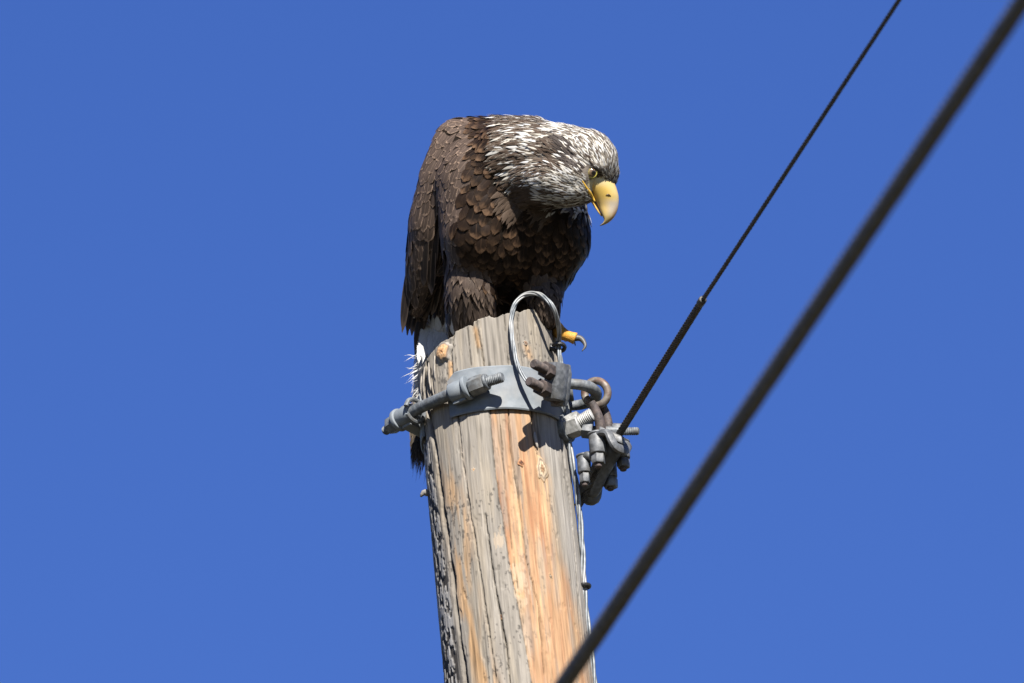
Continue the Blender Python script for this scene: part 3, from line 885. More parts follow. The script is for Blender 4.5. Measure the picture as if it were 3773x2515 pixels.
# ------------------------------------------------------------------ span wire with preformed armour, and the near cable
sw = empty("span_wire", wa, "thin dark stranded wire rising to the upper right from the strain clamp", "wire")
far = wb + wdir * 16.0
LN = np.linspace(0, 1, 1500)[:, None]
P_ = wa + (wb - wa) * 0.2 + (far - wa - (wb - wa) * 0.2) * LN
# keep to the two straight runs seen in the photo
P_ = np.vstack([np.linspace(wa, wb, 60)[:-1], np.linspace(wb, far, 1500)])
for k in range(6):
    v, f = strand(P_, 0.0022, 0.0014, 0.055, k * math.pi / 3, 6); mesh("strand", v, f, MAT_STEELWIRE, sw)
PA = spline(wt[:-1] + [wa, wa + (wb - wa) * 0.33, wa + (wb - wa) * 0.66, wb], 260)
for k in range(9):
    v, f = strand(PA, 0.0041, 0.0016, 0.075, k * 2 * math.pi / 9, 6); mesh("armour_rod", v, f, MAT_STEELWIRE, sw)
v, f = cyl(wb - wdir * 0.004, wb + wdir * 0.012, 0.0060, 14); mesh("armour_end", v, f, MAT_STEELWIRE, sw)

ca = W(2080, 2515, -2.6)
cb_ = WZ(3769, 0, ca[2] + 0.03)
cdir = nrm(cb_ - ca)
cable = empty("near_cable", ca, "thick dark stranded cable out of focus, crossing before the pole to the upper right", "cable")
PC = ca + cdir * np.linspace(-9, 12, 1600)[:, None]
for k in range(7):
    v, f = strand(PC, 0.0076, 0.0041, 0.11, k * 2 * math.pi / 7, 7); mesh("strand", v, f, MAT_CABLE, cable)

# ================================================================== the eagle
eagle = empty("eagle", W(1880, 1180, 0.0), "dark brown young eagle with streaked whitish head, hunched on the pole top looking down", "eagle")

# ---- body: one continuous skin grown round a chain of masses
SPH = []
def blob(px, py, t, r): SPH.append((C(px, py, t), r * PXM))
def chain(a, b, n=6):
    for k in np.linspace(0, 1, n):
        blob(*[a[i] * (1 - k) + b[i] * k for i in range(4)])
# trunk
chain((1760, 590, 0.000, 150), (1900, 595, 0.035, 150))
chain((1790, 680, 0.020, 195), (1850, 860, 0.015, 190))
chain((1780, 760, 0.035, 170), (1990, 810, 0.018, 168))
chain((1995, 810, 0.010, 176), (2010, 870, 0.008, 168))
chain((1985, 960, 0.000, 142), (1990, 1030, 0.00, 95))
chain((1770, 850, 0.046, 150), (1800, 925, 0.044, 112))
chain((1860, 960, -0.03, 140), (1850, 1040, -0.055, 100))
chain((1850, 1030, -0.050, 100), (1790, 1170, -0.075, 95))
chain((1930, 1060, -0.04, 85), (1930, 1150, -0.06, 85))
# back towards the tail
chain((1740, 700, -0.05, 170), (1660, 1030, -0.085, 110), 7)
chain((1660, 1030, -0.085, 105), (1598, 1190, -0.10, 60), 5)
chain((1690, 1060, -0.07, 95), (1650, 1220, -0.085, 70), 5)
# folded wings
blob(1692, 492, -0.01, 60)
chain((1750, 516, -0.005, 86), (1960, 532, 0.045, 100), 8)
chain((1688, 530, -0.005, 94), (1655, 660, 0.000, 112), 5)
chain((1655, 660, 0.000, 110), (1602, 820, -0.010, 96), 5)
chain((1602, 820, -0.010, 94), (1572, 980, -0.030, 76), 5)
chain((1572, 980, -0.030, 74), (1535, 1120, -0.055, 46), 5)
chain((2020, 640, -0.06, 110), (2070, 900, -0.06, 95), 6)
# neck and head
chain((1880, 578, 0.050, 140), (1975, 572, 0.072, 128))
chain((1975, 572, 0.072, 126), (2060, 575, 0.092, 118))
chain((2060, 572, 0.092, 116), (2140, 572, 0.108, 98))
blob(2165, 575, 0.112, 98); blob(2185, 590, 0.114, 92); blob(2206, 622, 0.112, 72); blob(2222, 648, 0.110, 56)
blob(2115, 640, 0.122, 90); blob(2156, 652, 0.120, 62); blob(2185, 670, 0.114, 48); blob(2212, 672, 0.106, 42)
chain((1950, 640, 0.078, 104), (2040, 652, 0.110, 96))
chain((2040, 655, 0.112, 96), (2125, 690, 0.130, 58))
chain((1985, 688, 0.092, 80), (2100, 698, 0.127, 62))
chain((2100, 700, 0.127, 60), (2166, 724, 0.128, 26))
chain((2125, 690, 0.132, 54), (2168, 716, 0.128, 24))
# brow ridge
chain((2136, 576, 0.140, 26), (2202, 611, 0.1455, 20), 8)
chain((2202, 611, 0.1455, 20), (2246, 655, 0.124, 17), 7)
blob(2262, 630, 0.106, 22); blob(2262, 648, 0.106, 18)
# thighs
chain((1735, 970, 0.030, 100), (1740, 1070, 0.048, 90), 6)
chain((1740, 1070, 0.048, 90), (1758, 1190, 0.042, 64), 5)
chain((1720, 1110, 0.040, 82), (1692, 1205, 0.036, 46), 5)
chain((2000, 1030, 0.010, 80), (2008, 1100, 0.040, 62), 5)
chain((2008, 1100, 0.040, 60), (2014, 1165, 0.040, 46), 4)
bm = bmesh.new()
for c_, r_ in SPH:
    bmesh.ops.create_icosphere(bm, subdivisions=3, radius=r_, matrix=Matrix.Translation(Vector(c_)))
me = bpy.data.meshes.new("tmp"); bm.to_mesh(me); bm.free()
tmp = bpy.data.objects.new("tmp", me); COL.objects.link(tmp)
rm = tmp.modifiers.new("r", 'REMESH'); rm.mode = 'VOXEL'; rm.voxel_size = 0.0028
sm = tmp.modifiers.new("s", 'SMOOTH'); sm.factor = 0.6; sm.iterations = 9
dg = bpy.context.evaluated_depsgraph_get()
ev = tmp.evaluated_get(dg).to_mesh()
BV = np.empty(len(ev.vertices) * 3); ev.vertices.foreach_get("co", BV); BV = BV.reshape(-1, 3)
BF = [list(p.vertices) for p in ev.polygons]
bpy.data.objects.remove(tmp)
bvh = BVHTree.FromPolygons([Vector(v) for v in BV], BF)
bpx, bpy_ = PX(BV)
bcol = np.tile((0.022, 0.016, 0.012), (len(BV), 1))
hd = sstep(1990, 2060, bpx) * (1 - sstep(740, 790, bpy_))
bcol = bcol * (1 - hd[:, None]) + np.array([0.22, 0.19, 0.16]) * hd[:, None]
lore = np.clip(1.2 - (((bpx - 2208) / 44) ** 2 + ((bpy_ - 680) / 30) ** 2), 0, 1) * (BV @ -FWD > (C(2200, 670, 0.10) @ -FWD))
lore = sstep(0.1, 0.5, lore)[:, None]
bcol = bcol * (1 - lore) + np.array([0.72, 0.63, 0.38]) * lore
body = mesh("body", BV, BF, MAT_BODY, eagle, attrs={"col": bcol})

# ---- plumage layout: where, image-plane lie of the feathers, length and half-width in px, sort
GUIDE = [
 (2262, 620, -0.25, -1.0, 26, 5, 'head'), (2240, 560, -0.40, -0.92, 34, 6, 'head'), (2200, 500, -0.72, -0.70, 36, 6, 'head'), (2140, 475, -0.95, -0.40, 40, 7, 'head'),
 (2200, 580, -0.50, -0.86, 34, 6, 'head'), (2160, 540, -0.62, -0.78, 36, 6, 'head'), (2230, 660, -0.55, -0.85, 22, 4.5, 'head'), (2190, 625, -0.75, -0.66, 24, 5, 'head'),
 (2110, 560, -0.75, -0.66, 38, 7, 'head'), (2130, 640, -0.80, -0.60, 30, 5, 'head'), (2090, 660, -0.88, -0.45, 40, 6.5, 'head'), (2150, 700, -0.92, -0.38, 28, 5, 'head'), (2110, 730, -1.0, -0.12, 40, 6, 'head'),
 (2050, 700, -0.98, -0.10, 44, 7, 'head'), (2060, 600, -0.85, -0.50, 44, 8, 'neck'), (2050, 500, -0.92, -0.40, 46, 8, 'neck'), (1990, 650, -1.0, 0.05, 50, 9, 'neck'), (2010, 750, -0.9, 0.35, 50, 9, 'neck'),
 (1990, 560, -0.96, -0.25, 54, 10, 'neck'), (1980, 470, -0.97, -0.2, 54, 10, 'neck'), (1910, 620, -0.96, 0.2, 60, 11, 'neck'), (1910, 520, -1.0, -0.05, 60, 11, 'neck'), (1900, 450, -1.0, 0.0, 58, 11, 'neck'), (1915, 700, -0.8, 0.6, 62, 12, 'neck'),
 (1820, 460, -0.95, 0.3, 70, 18, 'breast'), (1800, 560, -0.75, 0.65, 80, 22, 'breast'), (1840, 650, -0.65, 0.76, 80, 22, 'breast'), (1760, 660, -0.45, 0.9, 85, 24, 'breast'),
 (1830, 760, -0.4, 0.9, 84, 24, 'breast'), (1750, 800, -0.15, 1, 84, 25, 'breast'), (1860, 880, -0.1, 1, 80, 24, 'breast'), (1760, 900, 0.0, 1, 80, 25, 'breast'), (1960, 800, 0.02, 1, 80, 22, 'breast'),
 (2080, 800, 0.15, 1, 80, 22, 'breast'), (2140, 880, 0.1, 1, 78, 20, 'breast'), (2000, 930, 0.05, 1, 74, 22, 'breast'), (2100, 980, -0.25, 1, 74, 20, 'breast'), (1900, 980, 0.1, 1, 66, 20, 'breast'), (1840, 1010, 0.2, 1, 60, 18, 'breast'),
 (1700, 455, -0.75, 0.66, 62, 18, 'wing'), (1660, 520, -0.45, 0.9, 62, 17, 'wing'), (1720, 540, -0.5, 0.86, 64, 18, 'wing'), (1640, 620, -0.3, 0.95, 72, 19, 'wing'), (1590, 640, -0.35, 0.94, 74, 18, 'wing'), (1700, 640, -0.3, 0.95, 76, 20, 'wing'),
 (1650, 740, -0.2, 0.98, 86, 20, 'wing'), (1570, 760, -0.2, 0.98, 92, 19, 'wing'), (1545, 860, -0.12, 1.0, 110, 19, 'wing'), (1620, 850, -0.08, 1.0, 110, 20, 'wing'), (1560, 960, -0.15, 1, 130, 19, 'wing'), (1520, 1060, -0.15, 1, 120, 18, 'wing'), (1500, 900, -0.12, 1, 110, 18, 'wing'),
 (1720, 1010, 0.0, 1, 56, 15, 'leg'), (1700, 1080, -0.02, 1, 56, 12, 'leg'), (1780, 1080, 0.18, 1, 56, 12, 'leg'), (1740, 1150, 0.05, 1, 78, 12, 'leg'), (1680, 1150, 0.0, 1, 80, 13, 'leg'), (1800, 1150, 0.22, 1, 56, 11, 'leg'),
 (1990, 1080, 0.05, 1, 46, 12, 'leg'), (2030, 1100, 0.1, 1, 46, 12, 'leg'), (2010, 1150, 0.1, 1, 40, 10, 'leg'),
 (1640, 1130, -0.15, 1, 80, 16, 'vent'), (1600, 1190, -0.25, 1, 90, 16, 'vent'), (1850, 1080, 0.0, 1, 60, 18, 'breast'),
]
GX = np.array([q[:2] for q in GUIDE], float); GD = np.array([q[2:4] for q in GUIDE], float); GS = np.array([q[4:6] for q in GUIDE], float)
GK = [q[6] for q in GUIDE]
def layout(px, py):
    d2 = (GX[:, 0] - px) ** 2 + (GX[:, 1] - py) ** 2
    w = 1 / (d2 + 400.0) ** 1.6; w /= w.sum()
    dr = w @ GD; s = w @ GS
    return dr / np.linalg.norm(dr), s[0], s[1], GK[int(np.argmin(d2 + rng.normal(0, 1) * 500))]

def poisson(spacing_of, n):
    tri = []
    for q in BF:
        tri.append(q[:3])
        if len(q) == 4: tri.append([q[0], q[2], q[3]])
    tri = np.array(tri)
    A_, B_, C_ = BV[tri[:, 0]], BV[tri[:, 1]], BV[tri[:, 2]]
    cr = np.cross(B_ - A_, C_ - A_); ar = np.linalg.norm(cr, axis=1)
    tx, ty = PX((A_ + B_ + C_) / 3)
    wt_ = ar * np.where((tx > 1880) & (ty < 780), 7.0, 1.0)
    pick = rng.choice(len(tri), n, p=wt_ / wt_.sum())
    u, v_ = rng.random(n), rng.random(n)
    fl = u + v_ > 1; u[fl] = 1 - u[fl]; v_[fl] = 1 - v_[fl]
    P = A_[pick] + u[:, None] * (B_ - A_)[pick] + v_[:, None] * (C_ - A_)[pick]
    Nn = cr[pick] / ar[pick][:, None]
    grids = {}
    out = []
    X_, Y_ = PX(P)
    for i in range(n):
        dr, L, Wd, kind = layout(X_[i], Y_[i])
        sp = spacing_of(kind, Wd)
        g_ = grids.setdefault(kind, {})
        cs = {'head': 0.0032, 'neck': 0.0055, 'leg': 0.0070}.get(kind, 0.0142)
        key = tuple(np.floor(P[i] / cs).astype(int))
        ok = True
        for dx in (-1, 0, 1):
            for dy in (-1, 0, 1):
                for dz in (-1, 0, 1):
                    for q in g_.get((key[0] + dx, key[1] + dy, key[2] + dz), ()):
                        if (q[0] - P[i][0]) ** 2 + (q[1] - P[i][1]) ** 2 + (q[2] - P[i][2]) ** 2 < sp * sp:
                            ok = False; break
                    if not ok: break
                if not ok: break
            if not ok: break
        if not ok: continue
        g_.setdefault(key, []).append(P[i])
        out.append((P[i], Nn[i], X_[i], Y_[i], dr, L, Wd, kind))
    return out

def spacing(kind, Wd):
    return {'head': 0.0021, 'neck': 0.0027, 'leg': 0.0068, 'vent': 0.008}.get(kind, min(0.0140, max(0.0085, Wd * PXM * 1.3)))
SITES = poisson(spacing, 80000)

def feather_geo(p0, pm, p1, n0, nm, n1, hw, fc, ec, nu=7, nv=5, tip=0.35, cup=0.25, rag=0.05, slim=False, soft=False):
    """a vaned blade along the curve p0, pm, p1; fc/ec may be functions of u. The last value returned holds the lie of the plumage as normals."""
    us = np.concatenate([np.linspace(0, 0.72, nu - 3), [0.86, 0.95, 1.0]]) if nu >= 6 else np.linspace(0, 1, nu)
    vs = np.linspace(-1, 1, nv)
    rnd = rng.random() * 0.98 + (2.01 if soft == 2 else 1.01 if soft else 0.0)
    jag = rag * rng.random(nv) + tip * 0.32 * np.abs(vs) ** 2.2
    U, Vv = np.meshgrid(us, vs, indexing='ij')
    uu = (U * (1 - jag[None] * U ** 3))[..., None]
    p = 2 * (1 - uu) * (0.5 - uu) * p0 + 4 * uu * (1 - uu) * pm + uu * (2 * uu - 1) * p1
    t = (4 * uu - 3) * p0 + (4 - 8 * uu) * pm + (4 * uu - 1) * p1
    n = n0 * (1 - uu) + n1 * uu
    sd = np.cross(t, n); sd /= np.linalg.norm(sd, axis=-1, keepdims=True) + 1e-12
    if slim: w = hw * np.minimum(1.0, 0.5 + 2.2 * U) * (1.0 - 0.93 * U ** 2.0)
    else: w = hw * np.minimum(1.0, 0.45 + 1.6 * U) * np.sqrt(np.maximum(0.02, 1 - np.maximum(0.0, (U - 0.55) / 0.47) ** 2.2))
    w = w[..., None]; v3 = Vv[..., None]
    V = p + sd * (w * v3) - n * (cup * w * v3 * v3)
    bn = np.cross(sd, t); bn /= np.linalg.norm(bn, axis=-1, keepdims=True) + 1e-12
    bn *= np.sign((bn * n).sum(-1, keepdims=True) + 1e-9)
    NN = 0.62 * n + 0.38 * bn + 0.22 * sd * v3
    NN /= np.linalg.norm(NN, axis=-1, keepdims=True)
    F = [[i * nv + j, i * nv + j + 1, (i + 1) * nv + j + 1, (i + 1) * nv + j] for i in range(len(us) - 1) for j in range(nv - 1)]
    # wind the faces so that they look the way their normals do
    q = V.reshape(-1, 3); f0 = F[0]
    if np.cross(q[f0[1]] - q[f0[0]], q[f0[3]] - q[f0[0]]) @ NN[0, 0] < 0: F = [f[::-1] for f in F]
    fcol = np.array([fc(u) if callable(fc) else fc for u in us])[:, None].repeat(nv, 1).reshape(-1, 3)
    ecol = np.array([ec(u) if callable(ec) else ec for u in us])[:, None].repeat(nv, 1).reshape(-1, 3)
    return q, F, np.stack([U, Vv, np.full_like(U, rnd)], -1).reshape(-1, 3), fcol, ecol, NN.reshape(-1, 3)

class Pile:
    def __init__(s): s.V, s.F, s.U, s.f, s.e, s.N, s.n = [], [], [], [], [], [], 0
    def add(s, g_):
        v, f, u, fc, ec, nn = g_
        s.V.append(v); s.F += [[i + s.n for i in q] for q in f]; s.U.append(u); s.f.append(fc); s.e.append(ec); s.N.append(nn); s.n += len(v)
    def build(s, name, parent, kind=None):
        return mesh(name, np.vstack(s.V), s.F, MAT_FEATHER, parent, attrs={"fuv": np.vstack(s.U), "fcol": np.vstack(s.f), "ecol": np.vstack(s.e), "normals": np.vstack(s.N)}, kind=kind)
def single(name, g_, parent):
    v, f, u, fc, ec, nn = g_
    return mesh(name, v, f, MAT_FEATHER, parent, attrs={"fuv": u, "fcol": fc, "ecol": ec, "normals": nn})

CREAM, WHITE, BROWN, DARK = np.array([0.84, 0.78, 0.66]), np.array([0.90, 0.89, 0.86]), np.array([0.105, 0.075, 0.055]), np.array([0.045, 0.034, 0.028])
GREYB = np.array([0.066, 0.053, 0.046])
def ell(px, py, cx, cy, rx, ry, rot=0.0):
    c_, s_ = math.cos(rot), math.sin(rot)
    x, y = px - cx, py - cy
    return ((x * c_ + y * s_) / rx) ** 2 + ((-x * s_ + y * c_) / ry) ** 2
def plumage(px, py, kind):
    """base and edge colour of a feather rooted here"""
    j = 0.8 + 0.4 * rng.random()
    if kind in ('head', 'neck'):
        clump = fbm(np.array(px * 0.028), np.array(py * 0.028), 201, 2)
        pw = 0.62
        if px > 2120 and py < 640: pw = 0.82
        if ell(px, py, 2105, 662, 72, 44, 0.5) < 1: pw = 0.96
        if ell(px, py, 2035, 640, 75, 45, 0.5) < 1: pw = 0.78
        if py > 715: pw = 0.6
        if px < 2060 and py < 600: pw = 0.42
        if px < 1960: pw = 0.3
        if px < 1935: pw = 0.14
        if px < 1900: pw = 0.08
        if px < 1990 and py > 680: pw = -1.0
        elif px < 2045 and py > 685: pw = 0.6
        if py > 742: pw = 0.7 if px > 2045 else -1.0
        if py < 448 and px < 2040: pw = 0.30
        if ell(px, py, 1985, 512, 36, 14, 0.35) < 1: pw = 0.95
        if py < 456 and px < 2050: pw = 0.2
        elif px < 2110 and py < 680: pw += (clump - 0.5) * 1.5
        e_ = ell(px, py, 2096, 562, 28, 70, -0.42) - 0.5 * (clump - 0.5)
        if e_ < 1.0 or ell(px, py, 2146, 626, 18, 34, -0.5) < 1: pw = 0.10
        if ell(px, py, 2205, 632, 34, 6, 0.80) < 1: return DARK * j, GREYB  # dark line under the brow, its shade put into the feather colour
        if rng.random() < pw:
            b_ = CREAM * (0.6 + 0.4 * rng.random()) + (WHITE - CREAM) * rng.random() * 0.9
            if px < 2050 and rng.random() < 0.3: return BROWN * 1.3, b_
            if rng.random() < (0.42 if px > 2120 else 0.3): return b_ * 0.30 * np.array([1, .88, .76]), b_     # dark shaft streak
            return b_, b_ * (0.85 if kind == 'head' else 0.8)
        if e_ < 1.0 or ell(px, py, 2146, 626, 18, 34, -0.5) < 1: return GREYB * j, GREYB * 1.5 * j
        b_ = BROWN * j * 0.9
        e2 = b_ * 1.8 if (rng.random() < 0.6 or py > 690) else CREAM * 0.7
        return b_, e2
    if kind == 'wing':
        b_ = (np.array([0.036, 0.029, 0.025]) if (px > 1592 and py > 930) else np.array([0.098, 0.071, 0.056])) * j  # inner lower feathers darker: shade between wing and leg put into the colour
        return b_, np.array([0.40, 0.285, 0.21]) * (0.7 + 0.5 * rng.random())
    if kind == 'leg':
        return np.array([0.084, 0.062, 0.049]) * j, np.array([0.25, 0.185, 0.14]) * (0.7 + 0.6 * rng.random())
    if kind == 'vent':
        return WHITE * 0.66, WHITE * 0.72
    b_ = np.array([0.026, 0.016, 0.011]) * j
    if px > 1900: b_ = b_ * 0.8  # right breast darkened where the head's shadow falls, painted into the colour
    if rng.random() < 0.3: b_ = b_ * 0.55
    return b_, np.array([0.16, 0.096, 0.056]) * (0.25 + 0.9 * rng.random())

LIFT = {'head': 0.15, 'neck': 0.14, 'wing': 0.06, 'breast': 0.10, 'leg': 0.12, 'vent': 0.08}
piles = {'head': Pile(), 'neck': Pile(), 'breast': Pile(), 'wing': Pile(), 'leg': Pile(), 'vent': Pile()}
cand = []
bare = [(2179, 636, 25, 23, 0.0), (2212, 690, 52, 28, 0.3), (2190, 664, 26, 18, 0.6)]
for P, Nn, px, py, dr, L, Wd, kind in SITES:
    facing = -(Nn @ FWD)
    if kind == 'head' and facing > -0.2 and any(ell(px, py, *q[:4], q[4]) < 1 for q in bare): continue
    if kind == 'wing' and px < 1640 and rng.random() < sstep(940, 1080, py) * 0.9: continue
    if kind == 'vent' and (px > 1690): kind = 'breast'
    if kind == 'vent' and (px < 1560 or py < 1130): kind = 'wing'
    d3 = RGT * dr[0] - UPV * dr[1]
    d3 = d3 + rng.normal(0, {'head': 0.09, 'neck': 0.12, 'wing': 0.05, 'leg': 0.2}.get(kind, 0.10), 3)
    d3 = d3 - Nn * (d3 @ Nn)
    if np.linalg.norm(d3) < 0.15:
        d3 = -UPV - Nn * (-UPV @ Nn)
    d3 = nrm(d3)
    Lm = L * {'neck': 1.25, 'leg': 1.35}.get(kind, 1.0) * PXM * (0.78 + 0.44 * rng.random()); hw = Wd * (0.72 if kind == 'head' else 0.72 if kind == 'neck' else 1.25 if kind == 'leg' else 1.08 if kind == 'breast' else 1.15) * PXM * (0.78 + 0.44 * rng.random())
    q1, m1, _, _ = bvh.find_nearest(Vector(P + d3 * Lm * 0.5)); q2, m2, _, _ = bvh.find_nearest(Vector(P + d3 * Lm))
    q1, m1, q2, m2 = map(np.array, (q1, m1, q2, m2))
    # stop the blade from folding where the skin turns sharply
    m1 = nrm(m1 + Nn * 0.6); m2 = nrm(m2 + Nn * 0.5)
    lift = LIFT[kind] * Lm * (0.7 + 0.6 * rng.random())
    p1 = q2 + m2 * lift; pm = q1 + m1 * lift * 0.62; p0 = P - Nn * 0.0006
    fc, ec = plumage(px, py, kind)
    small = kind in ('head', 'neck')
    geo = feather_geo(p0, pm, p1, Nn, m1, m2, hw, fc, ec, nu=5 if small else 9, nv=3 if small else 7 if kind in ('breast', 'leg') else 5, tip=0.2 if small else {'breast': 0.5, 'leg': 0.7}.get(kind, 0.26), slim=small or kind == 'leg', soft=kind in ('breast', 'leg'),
                      cup=0.25 if small else 0.16, rag=0.07 if kind in ('leg', 'breast') else 0.04)
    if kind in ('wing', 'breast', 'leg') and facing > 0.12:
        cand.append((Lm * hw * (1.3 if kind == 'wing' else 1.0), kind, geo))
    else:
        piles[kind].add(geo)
head_f = piles['head'].build("head_feathers", eagle, "stuff")
neck_f = piles['neck'].build("neck_feathers", eagle, "stuff")
cand.sort(key=lambda q: -q[0])
NBIG = 265
big = cand[:NBIG]
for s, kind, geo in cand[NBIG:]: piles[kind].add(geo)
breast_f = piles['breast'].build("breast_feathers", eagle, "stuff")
leg_f = piles['leg'].build("leg_feathers", eagle, "stuff")
wing = piles['wing'].build("wing", eagle, "stuff")
tail = piles['vent'].build("tail", eagle, "stuff")
par = {'wing': wing, 'breast': body, 'leg': body}
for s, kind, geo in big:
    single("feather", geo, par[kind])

# ---- flight feathers of the folded wing, long and dark
def blade(name, parent, a, b, hw, fc, ec, bow=0.0, facing=None, tip=0.4, cup=0.12, rag=0.04, nu=10):
    p0, p1 = C(*a), C(*b)
    n = nrm(facing if facing is not None else -FWD * 0.8 - RGT * 0.55)
    t = nrm(p1 - p0); n = nrm(n - t * (n @ t))
    pm = (p0 + p1) / 2 + np.cross(t, n) * bow + n * 0.004
    return single(name, feather_geo(p0, pm, p1, n, n, n, hw * PXM, fc, ec, nu=nu, nv=5, tip=tip, cup=cup, rag=rag, soft=2 if name == 'flight_feather' else False), parent)
PB, PE = np.array([0.034, 0.027, 0.024]), np.array([0.15, 0.11, 0.085])
FL = [((1545, 860, -0.012), (1482, 1236, -0.050), 20, 0.003), ((1560, 880, -0.020), (1500, 1245, -0.060), 22, 0.002), ((1568, 900, -0.030), (1516, 1248, -0.070), 22, 0.002),
      ((1590, 890, -0.036), (1530, 1335, -0.090), 24, 0.0), ((1600, 900, -0.030), (1552, 1240, -0.075), 26, 0.0), ((1618, 900, -0.020), (1562, 1190, -0.060), 26, 0.0),
      ((1640, 880, -0.005), (1590, 1170, -0.055), 26, 0.0), ((1655, 880, -0.03), (1612, 1120, -0.075), 24, 0.0), ((1660, 890, -0.03), (1625, 1060, -0.065), 22, 0.0),
      ((1600, 860, 0.020), (1590, 1090, -0.008), 21, 0.001), ((1575, 850, 0.022), (1562, 1060, -0.008), 20, 0.001), ((1610, 830, 0.026), (1602, 980, 0.006), 17, 0.0),
      ((1545, 820, 0.010), (1530, 1040, -0.015), 18, 0.001), ((1530, 860, 0.000), (1508, 1130, -0.036), 17, 0.002)]
for a, b, hw, bow in FL:
    j = 0.8 + 0.5 * rng.random()
    blade("flight_feather", wing, a, b, hw, PB * j, PE * (0.8 + 0.5 * rng.random()), bow, tip=0.18)

# ---- tail: white with dusky tips, hanging behind the pole
def tcol(u):
    k = sstep(0.50, 0.62, u)
    return WHITE * 0.7 * (1 - k) + np.array([0.045, 0.034, 0.024]) * k
def tedge(u):
    k = sstep(0.46, 0.58, u)
    return WHITE * 0.72 * (1 - k) + np.array([0.22, 0.17, 0.105]) * (0.5 + 0.6 * rng.random()) * k
for k, (xa, ya, xb, yb, ta, tb, hw) in enumerate([(1640, 1080, 1570, 1806, -0.105, -0.01, 38), (1620, 1080, 1552, 1806, -0.106, -0.012, 38), (1604, 1090, 1538, 1804, -0.107, -0.015, 38),
                                                  (1592, 1100, 1528, 1798, -0.108, -0.018, 38), (1580, 1110, 1521, 1788, -0.109, -0.022, 38), (1570, 1110, 1514, 1766, -0.110, -0.028, 38)]):
    blade("tail_feather", tail, (xa, ya, ta), (xb, yb, tb), hw, tcol, tedge, -0.004, facing=-FWD + RGT * 0.15, tip=0.35, rag=0.14, nu=14)
for k in range(18):
    x = 1560 + 130 * rng.random()
    y = 1140 + 60 * rng.random()
    blade("tail_covert", tail, (x, y, -0.085 - 0.01 * rng.random()), (x - 40 + 25 * rng.random(), y + 150 + 50 * rng.random(), -0.028 - 0.012 * rng.random()), 22, WHITE * (0.72 + .15 * rng.random()), WHITE * 0.9, 0.0, facing=-FWD + RGT * 0.1, rag=0.2)
wp = Pile()                                     # loose white wisps blown out at the tail's side
WISP = [(1565, 1300, 1488, 1352), (1560, 1320, 1492, 1365), (1558, 1330, 1500, 1362), (1545, 1310, 1484, 1322), (1548, 1322, 1490, 1326), (1560, 1345, 1482, 1400), (1555, 1360, 1490, 1395), (1550, 1385, 1494, 1430), (1556, 1395, 1500, 1420),
        (1556, 1410, 1512, 1462), (1560, 1425, 1515, 1455), (1566, 1340, 1530, 1395), (1575, 1300, 1540, 1370), (1580, 1310, 1545, 1360), (1552, 1350, 1480, 1378), (1562, 1440, 1510, 1478)]
for xa, ya, xb, yb in WISP:
    for r_ in range(1 + (rng.random() < 0.3)):
        p0 = C(xa + rng.normal(0, 5), ya + rng.normal(0, 5), -0.045); p1 = C(xb + rng.normal(0, 14), yb + rng.normal(0, 12), -0.042 + rng.normal(0, .004))
        n = nrm(-FWD + UPV * 0.3 + rng.normal(0, .1, 3)); pm = (p0 + p1) / 2 + UPV * 0.0018 * rng.normal() + n * 0.002
        wp.add(feather_geo(p0, pm, p1, n, n, n, (0.6 + 3.0 * (rng.random() ** 2.5)) * PXM, WHITE * 0.75, WHITE * 0.8, nu=6, nv=3, tip=0.8))
wp.build("white_wisps", tail, "stuff")

# ---- beak
LAT = nrm(-FWD * 0.93 - RGT * 0.30 + UPV * 0.15)
def sect(a, b, w, t, n=22, flatv=0.0):
    D_, Vv = C(*a, t), C(*b, t)
    c_ = (D_ + Vv) / 2; h = (D_ - Vv) / 2
    out = []
    for k in range(n):
        an = 2 * math.pi * k / n
        x, y = math.cos(an), math.sin(an)
        x2 = math.copysign(abs(x) ** 0.85, x); 
        wv = w * math.copysign(abs(y) ** 0.8, y) * (1 - 0.30 * max(0, x)) 
        out.append(c_ + h * x2 + LAT * wv)
    return out
def loft(secs):
    n = len(secs[0]); V = [p for s in secs for p in s]; F = []
    for i in range(len(secs) - 1):
        for k in range(n):
            k2 = (k + 1) % n
            F.append([i * n + k, i * n + k2, (i + 1) * n + k2, (i + 1) * n + k])
    F.append(list(range(n))[::-1]); F.append([(len(secs) - 1) * n + k for k in range(n)])
    return np.array(V), F
UP_ = [((2250, 640), (2166, 640), 0.0215, 0.118), ((2258, 658), (2158, 654), 0.0225, 0.119), ((2265, 677), (2157, 672), 0.0222, 0.120), ((2272, 698), (2168, 695), 0.0202, 0.1205), ((2278, 719), (2182, 718), 0.0175, 0.1205), ((2279, 742), (2195, 740), 0.0145, 0.1205),
       ((2277, 764), (2206, 761), 0.0118, 0.121), ((2271, 783), (2215, 781), 0.0103, 0.1225), ((2262, 800), (2222, 797), 0.0086, 0.124), ((2250, 813), (2227, 808), 0.0066, 0.125), ((2237, 822.5), (2227, 815.5), 0.0044, 0.126), ((2224, 828.5), (2219.5, 823), 0.0024, 0.1265), ((2211, 832), (2210, 829.5), 0.0007, 0.127)]
a_ = np.array([[*q[0], *q[1], q[2], q[3]] for q in UP_])
tt = np.linspace(0, len(a_) - 1, 46)
a_s = np.stack([np.interp(tt, range(len(a_)), a_[:, k]) for k in range(6)], 1)
ker = np.array([.25, .5, .25])
for k in range(6):
    y = a_s[:, k].copy(); y[1:-1] = np.convolve(y, ker, 'valid'); y[1:-1] = np.convolve(y, ker, 'valid'); a_s[:, k] = y
V_, F_ = loft([sect((q[0], q[1]), (q[2], q[3]), q[4], q[5]) for q in a_s])
vx, vy = PX(V_)
